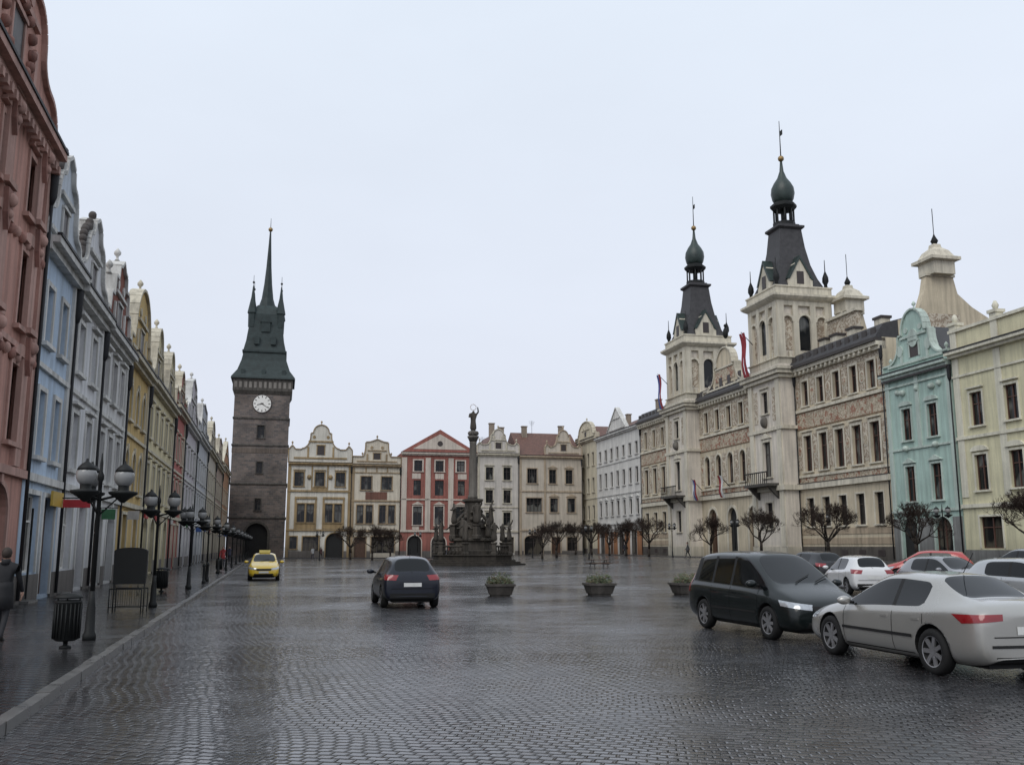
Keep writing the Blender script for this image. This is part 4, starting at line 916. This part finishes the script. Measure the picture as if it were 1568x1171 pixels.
def car(name,typ,pm,loc,heading,scale=1,taxi=False,trim=False,lights=None,lev=2):
    T=TYPES[typ]; st=T['st']; verts=[];secs=[]
    for x,zb,zl,zt,w,wt,fl in st:
        g=zt-zl; dr=min(.09,g*.35)
        half=[(0,zb),(w*.80,zb),(w*.965,zb+.09),(w*1.0,zb+(zl-zb)*.45),(w*.985,zl-.13),(w*.975,zl-.085),(w*.925,zl),(wt,zt-dr),(wt-.075,zt-dr*.3),(wt*.5,zt+.012),(0,zt+.02)]
        ring=half+[(-y,z) for y,z in reversed(half[1:-1])]
        secs.append([len(verts)+i for i in range(len(ring))]); verts+=[(x,y,z) for y,z in ring]
    NB=10
    faces=[];mi=[]; n=len(secs[0]); mats=[pm,CGLASS,BLK]
    for i in range(len(st)-1):
        fl=st[i][6]
        for j in range(n):
            a,b_,c,d=secs[i][j],secs[i][(j+1)%n],secs[i+1][(j+1)%n],secs[i+1][j]
            faces.append((a,b_,c,d)); jj=j if j<NB else n-1-j
            m=0
            if jj==6 and fl in 'cw': m=1
            if jj==6 and fl=='r' and typ=='van' : m=1
            if jj==6 and fl=='p': m=2
            if jj in(8,9) and fl in 'wr': m=1
            if jj==0: m=2
            mi.append(m)
    for k in (0,-1):
        ring=secs[k]
        for j in range(NB):
            a=ring[j]; b2=ring[j+1]; c=ring[(n-j-1)%n]; d=ring[(n-j)%n]
            f=[]; [f.append(q) for q in (a,b2,c,d) if q not in f]
            faces.append(tuple(f)); mi.append(0)
    me=bpy.data.meshes.new('body'); me.from_pydata(verts,[],faces)
    for m in mats: me.materials.append(m)
    me.polygons.foreach_set('material_index',mi)
    bm=bmesh.new(); bm.from_mesh(me); bmesh.ops.recalc_face_normals(bm,faces=bm.faces)
    cl=bm.edges.layers.float.get('crease_edge') or bm.edges.layers.float.new('crease_edge')
    for e in bm.edges:
        if len({f.material_index for f in e.link_faces})>1: e[cl]=.6
    bm.to_mesh(me); bm.free()
    o=bpy.data.objects.new('tmp',me); sc.collection.objects.link(o)
    s=o.modifiers.new('s','SUBSURF'); s.levels=lev; s.render_levels=lev
    R=T['R']; wmax=max(q[4] for q in st)
    cv=[];cf=[]
    for wx in T['wb']:
        for sg in(-1,1):
            i0=len(cv);nn=28
            for y in (sg*(wmax-.30),sg*(wmax+.3)):
                for k in range(nn):
                    t=2*math.pi*k/nn; cv.append((wx+(R+.055)*math.cos(t),y,R+.01+(R+.055)*math.sin(t)))
            cf+=[(i0+k,i0+(k+1)%nn,i0+nn+(k+1)%nn,i0+nn+k) for k in range(nn)]+[tuple(range(i0,i0+nn)),tuple(range(i0+2*nn-1,i0+nn-1,-1))]
    cm=bpy.data.meshes.new('c'); cm.from_pydata(cv,[],cf)
    for m in mats: cm.materials.append(m)
    for p in cm.polygons: p.material_index=2
    bm=bmesh.new(); bm.from_mesh(cm); bmesh.ops.recalc_face_normals(bm,faces=bm.faces); bm.to_mesh(cm); bm.free()
    co=bpy.data.objects.new('c',cm); sc.collection.objects.link(co)
    bo=o.modifiers.new('b','BOOLEAN'); bo.operation='DIFFERENCE'; bo.object=co; bo.solver='EXACT'
    dg=bpy.context.evaluated_depsgraph_get(); body=bpy.data.meshes.new_from_object(o.evaluated_get(dg))
    bpy.data.objects.remove(o); bpy.data.objects.remove(co)
    for p in body.polygons: p.use_smooth=p.material_index!=2
    tree=BVHTree.FromPolygons([v.co.copy() for v in body.vertices],[tuple(p.vertices) for p in body.polygons])
    b=B(1)
    def patch(part,mat,c4,d,nu=8,nv=4,off=.008):
        d=Vector(d).normalized(); g=[]
        for i in range(nu+1):
            for j in range(nv+1):
                u,v=i/nu,j/nv; p=(Vector(c4[0])*(1-u)+Vector(c4[1])*u)*(1-v)+(Vector(c4[3])*(1-u)+Vector(c4[2])*u)*v
                h=tree.ray_cast(p,d); g.append(tuple(h[0]-d*off) if h[0] is not None and (h[0]-p).length<1.6 else None)
        pts=[];idx={}
        for k,x in enumerate(g):
            if x: idx[k]=len(pts);pts.append(x)
        fs=[]
        for i in range(nu):
            for j in range(nv):
                q=[i*(nv+1)+j,(i+1)*(nv+1)+j,(i+1)*(nv+1)+j+1,i*(nv+1)+j+1]
                if all(k in idx for k in q): fs.append(tuple(idx[k] for k in q))
        if fs: b.grid(part,mat,pts,fs,True)
    xf=st[0][0]; xr=st[-1][0]; tz=T['rearz']
    for sg in(-1,1):
        dr_=(1,-sg*.85,0)
        if typ=='sedan':
            patch('tail_lights',TAIL,[(xr-.5,sg*.90,tz+.03),(xr-.12,sg*1.27,tz-.02),(xr-.02,sg*1.36,tz+.10),(xr-.5,sg*.90,tz+.12)],dr_,12,4)
        elif typ=='hatch':
            patch('tail_lights',TAIL,[(xr-.5,sg*.92,tz-.10),(xr-.22,sg*1.20,tz-.08),(xr-.16,sg*1.24,tz+.08),(xr-.5,sg*.88,tz+.05)],dr_,12,4)
        else:
            patch('tail_lights',TAIL,[(xr-.5,sg*1.16,tz-.2),(xr-.3,sg*1.30,tz-.2),(xr-.3,sg*1.30,tz+.2),(xr-.5,sg*1.16,tz+.2)],dr_,12,4)
        hz=st[1][3]-.04
        patch('head_lights',HEAD,[(xf+.4,sg*.72,hz-.11),(xf-.02,sg*1.17,hz-.03),(xf-.06,sg*1.2,hz+.08),(xf+.4,sg*.72,hz-.0)],(-1,-sg*.75,0),12,4)
        for xs in ([.95,-.40,-1.15] if typ!='van' else [1.05,-.14,-1.02]):
            patch('panel_gaps',SEAM,[(xs+.006,sg*1.4,.28),(xs-.006,sg*1.4,.28),(xs-.006,sg*1.4,st[5][2]-.0),(xs+.006,sg*1.4,st[5][2]-.0)],(0,-sg,0),1,8,.004)
        patch('sills',BLK,[(T['wb'][0]-.45,sg*1.4,.19),(T['wb'][1]+.45,sg*1.4,.19),(T['wb'][1]+.45,sg*1.4,.27),(T['wb'][0]-.45,sg*1.4,.27)],(0,-sg,0),8,1,.006)
        if trim: patch('rub_strips',BLK,[(T['wb'][0]-.42,sg*1.4,.50),(T['wb'][1]+.42,sg*1.4,.50),(T['wb'][1]+.42,sg*1.4,.545),(T['wb'][0]-.42,sg*1.4,.545)],(0,-sg,0),12,1,.014)
        for xs in ((-.20,-.98) if typ!='van' else (.05,-.85)):
            b.box('door_handles',pm,xs-.09,xs+.09,-sg*(wmax*.975)-.02,-sg*(wmax*.975)+.02,st[6][2]-.15,st[6][2]-.12)
        mx={'sedan':.72,'hatch':.82,'van':1.05}[typ]; mz=st[5][2]+.10
        b.ball('mirrors',pm,(mx,sg*(wmax+.10),mz),.10,10,8,.75,.75,1.25); b.tube('mirrors',BLK,(mx,sg*(wmax-.08),mz-.04),(mx,sg*(wmax+.06),mz-.02),.025)
    if typ=='sedan':
        patch('number_plate',PLATE,[(xr-.4,-.26,.64),(xr-.4,.26,.64),(xr-.4,.26,.75),(xr-.4,-.26,.75)],(1,0,0),4,1,.01)
        patch('boot_gap',SEAM,[(xr-.4,-.62,.60),(xr-.4,.62,.60),(xr-.4,.62,.615),(xr-.4,-.62,.615)],(1,0,0),14,1,.006)
        patch('bumper_strip',BLK,[(xr-.4,-.66,.46),(xr-.4,.66,.46),(xr-.4,.66,.50),(xr-.4,-.66,.50)],(1,0,0),14,1,.008)
        patch('bumper_strip',BLK,[(xr-.4,-.60,.27),(xr-.4,.60,.27),(xr-.4,.60,.34),(xr-.4,-.60,.34)],(1,0,0),14,1,.008)
    else:
        pz=.62 if typ=='hatch' else .72
        patch('number_plate',PLATE,[(xr-.4,-.26,pz),(xr-.4,.26,pz),(xr-.4,.26,pz+.11),(xr-.4,-.26,pz+.11)],(1,0,0),4,1,.01)
        patch('bumper_strip',BLK,[(xr-.4,-.66,.30),(xr-.4,.66,.30),(xr-.4,.66,.43),(xr-.4,-.66,.43)],(1,0,0),14,1,.01)
        patch('boot_gap',SEAM,[(xr-.4,-.62,.555),(xr-.4,.62,.555),(xr-.4,.62,.57),(xr-.4,-.62,.57)],(1,0,0),14,1,.006)
        b.tube('rear_wiper',BLK,(xr+.10,.0,1.02),(xr+.30,.28,1.16),.01)
    gz_=st[1][3]-.12
    patch('grille',BLK,[(xf+.4,-.36,gz_-.06),(xf+.4,.36,gz_-.06),(xf+.4,.42,gz_+.05),(xf+.4,-.42,gz_+.05)],(-1,0,0),10,2,.008)
    patch('lower_grille',BLK,[(xf+.4,-.55,.27),(xf+.4,.55,.27),(xf+.4,.50,.38),(xf+.4,-.50,.38)],(-1,0,0),10,2,.008)
    patch('number_plate_front',PLATE,[(xf+.4,-.26,.41),(xf+.4,.26,.41),(xf+.4,.26,.51),(xf+.4,-.26,.51)],(-1,0,0),4,1,.018)
    for wy in(-.2,.25): 
        i=[k for k,q in enumerate(st) if q[6]=='w'][0]; x0,x1=st[i][0],st[i+1][0]; z0,z1=st[i][3],st[i+1][3]
        b.tube('wipers',BLK,(x0+.0,wy,z0+.045),(x0+(x1-x0)*.25,wy+.45,z0+(z1-z0)*.25+.045),.009)
    for wx in T['wb']:
        for sg in(-1,1):
            yo=sg*(wmax-.015); yi=sg*(wmax-.22)
            def ringv(r,y,n=28): return [(wx+r*math.cos(2*math.pi*k/n),y,R+r*math.sin(2*math.pi*k/n)) for k in range(n)]
            prof=[(R*.66,yi),(R*.9,yi),(R,yi+sg*.03),(R,yo-sg*.035),(R*.93,yo),(R*.72,yo+sg*.004),(R*.66,yo-sg*.01)]
            v=[];nn=28
            for r,y in prof: v+=ringv(r,y)
            b.grid('tyres',RUB,v,[(j*nn+k,j*nn+(k+1)%nn,(j+1)*nn+(k+1)%nn,(j+1)*nn+k) for j in range(len(prof)-1) for k in range(nn)],True)
            v=[]; prof=[(R*.70,yo-sg*.002),(R*.64,yo-sg*.012),(R*.62,yo-sg*.05),(R*.5,yo-sg*.09),(.01,yo-sg*.09)]
            for r,y in prof: v+=ringv(r,y)
            ff=[(j*nn+k,j*nn+(k+1)%nn,(j+1)*nn+(k+1)%nn,(j+1)*nn+k) for j in range(len(prof)-1) for k in range(nn)]
            b.grid('rims',RIM,v[:],ff[:nn],True); b.grid('wheel_discs',BLK,v,ff[nn:],True)
            ns=7
            for k in range(ns):
                a=2*math.pi*k/ns; da=.15
                P=lambda r,t,y:(wx+r*math.cos(t),y,R+r*math.sin(t))
                q=[P(.035,a-.9,yo-sg*.02),P(.035,a+.9,yo-sg*.02),P(R*.65,a+da,yo-sg*.015),P(R*.65,a-da,yo-sg*.015)]
                q2=[(x,y-sg*.03,z) for x,y,z in q]
                b.grid('spokes',RIM,q+q2,[(0,1,2,3),(0,1,5,4),(1,2,6,5),(2,3,7,6),(3,0,4,7)])
            b.grid('rims',RIM,ringv(.055,yo-sg*.016,12),[tuple(range(12))])
    b.box('underbody',BLK,xr+.25,xf-.25,-.55,.55,.16,.30)
    if taxi:
        b.box('roof_sign',simple('taxi_sign',(.7,.6,.2),.4),-.05,.15,-.3,.3,1.50,1.64)
    if lights:
        b.tube('aerial',BLK,(-1.0 if typ!='hatch' else -1.2,0,1.45),(-1.25 if typ!='hatch' else -1.5,0,1.75),.006)
    place(name,[('body',body)]+b.meshes(),(*loc,gz(*loc)),heading,scale)
HA=math.atan2(1,-.25)
car('silver_sedan','sedan',paint('silver',(.37,.36,.335),.5),(6.73,15.85),HA-.02,1.0,trim=True,lights=1,lev=3)
car('black_minivan','van',paint('blackgreen',(.006,.009,.009),.0,True),(5.65,21.3),HA+math.pi+.02,1.0,trim=True,lev=3)
car('dark_blue_hatchback','hatch',paint('darkblue',(.007,.009,.017),.0,True),(-3.5,31.3),HA,1.04,lights=1,lev=3)
car('yellow_taxi','hatch',paint('yellow',(.62,.42,.02),0),(-14.0,54.5),HA+math.pi,1.0,taxi=True,trim=True)
car('white_hatchback','hatch',paint('white',(.62,.62,.62),0),(13.9,39),HA-.25,1.0)
car('grey_hatchback','hatch',paint('grey',(.22,.22,.23),.4),(16.2,36),HA+math.pi,1.0)
car('silver_hatchback','hatch',paint('silver2',(.38,.39,.40),.4),(16.0,29.8),HA+math.pi+.2,1.0)
car('dark_estate_car','hatch',paint('darkgrey',(.02,.02,.023),.0,True),(14.9,48),HA,1.05)
car('red_hatchback','hatch',paint('red',(.38,.03,.025),0),(19.4,45),HA+.9,1.0)
car('grey_estate_car','hatch',paint('grey',(.22,.22,.23),.4),(22.5,42),HA,1.0)
# ---------------------------------------------------------------- world, sun, camera
w=bpy.data.worlds.new('World'); sc.world=w; w.use_nodes=True; nt=w.node_tree
bg=nt.nodes['Background']; sky=nt.nodes.new('ShaderNodeTexSky'); sky.sky_type='NISHITA'; sky.sun_disc=False
EL=math.radians(48); AZ=math.radians(205)
sky.sun_elevation=EL; sky.sun_rotation=AZ; sky.air_density=1.0; sky.dust_density=2.0
hs=nt.nodes.new('ShaderNodeHueSaturation'); hs.inputs['Saturation'].default_value=.35; nt.links.new(sky.outputs[0],hs.inputs['Color'])
tc=nt.nodes.new('ShaderNodeTexCoord').outputs['Generated']
cl=noise(nt,mapping(nt,tc,(1,1,2.5)),1.3,5,.55)
spz=nt.nodes.new('ShaderNodeSeparateXYZ'); nt.links.new(tc,spz.inputs[0])
grad=mixc(nt,mapr(nt,spz.outputs[2],0,.6,0,1),(7.15,7.45,8.5),(8.4,9.3,10.5))
cloud=mixc(nt,1,grad,mapr(nt,cl,.3,.7,.95,1.04),'MULTIPLY')
mx=mixc(nt,.88,hs.outputs[0],cloud); nt.links.new(mx,bg.inputs['Color']); bg.inputs['Strength'].default_value=.104
ld=bpy.data.lights.new('sun','SUN'); ld.energy=1.3; ld.angle=math.radians(40); ld.color=(1,.96,.9)
lo=bpy.data.objects.new('sun',ld); sc.collection.objects.link(lo)
dirv=Vector((math.sin(AZ)*math.cos(EL),math.cos(AZ)*math.cos(EL),math.sin(EL)))
lo.rotation_euler=dirv.to_track_quat('Z','Y').to_euler()
cd=bpy.data.cameras.new('camera'); cam=bpy.data.objects.new('camera',cd); sc.collection.objects.link(cam)
cam.location=(0,0,1.85); cam.rotation_euler=(math.radians(99.8),0,0); cd.lens=33.3; cd.sensor_width=36; cd.clip_start=.1; cd.clip_end=5000
sc.camera=cam
sc.view_settings.view_transform='Standard'; sc.view_settings.look='None'; sc.view_settings.exposure=0
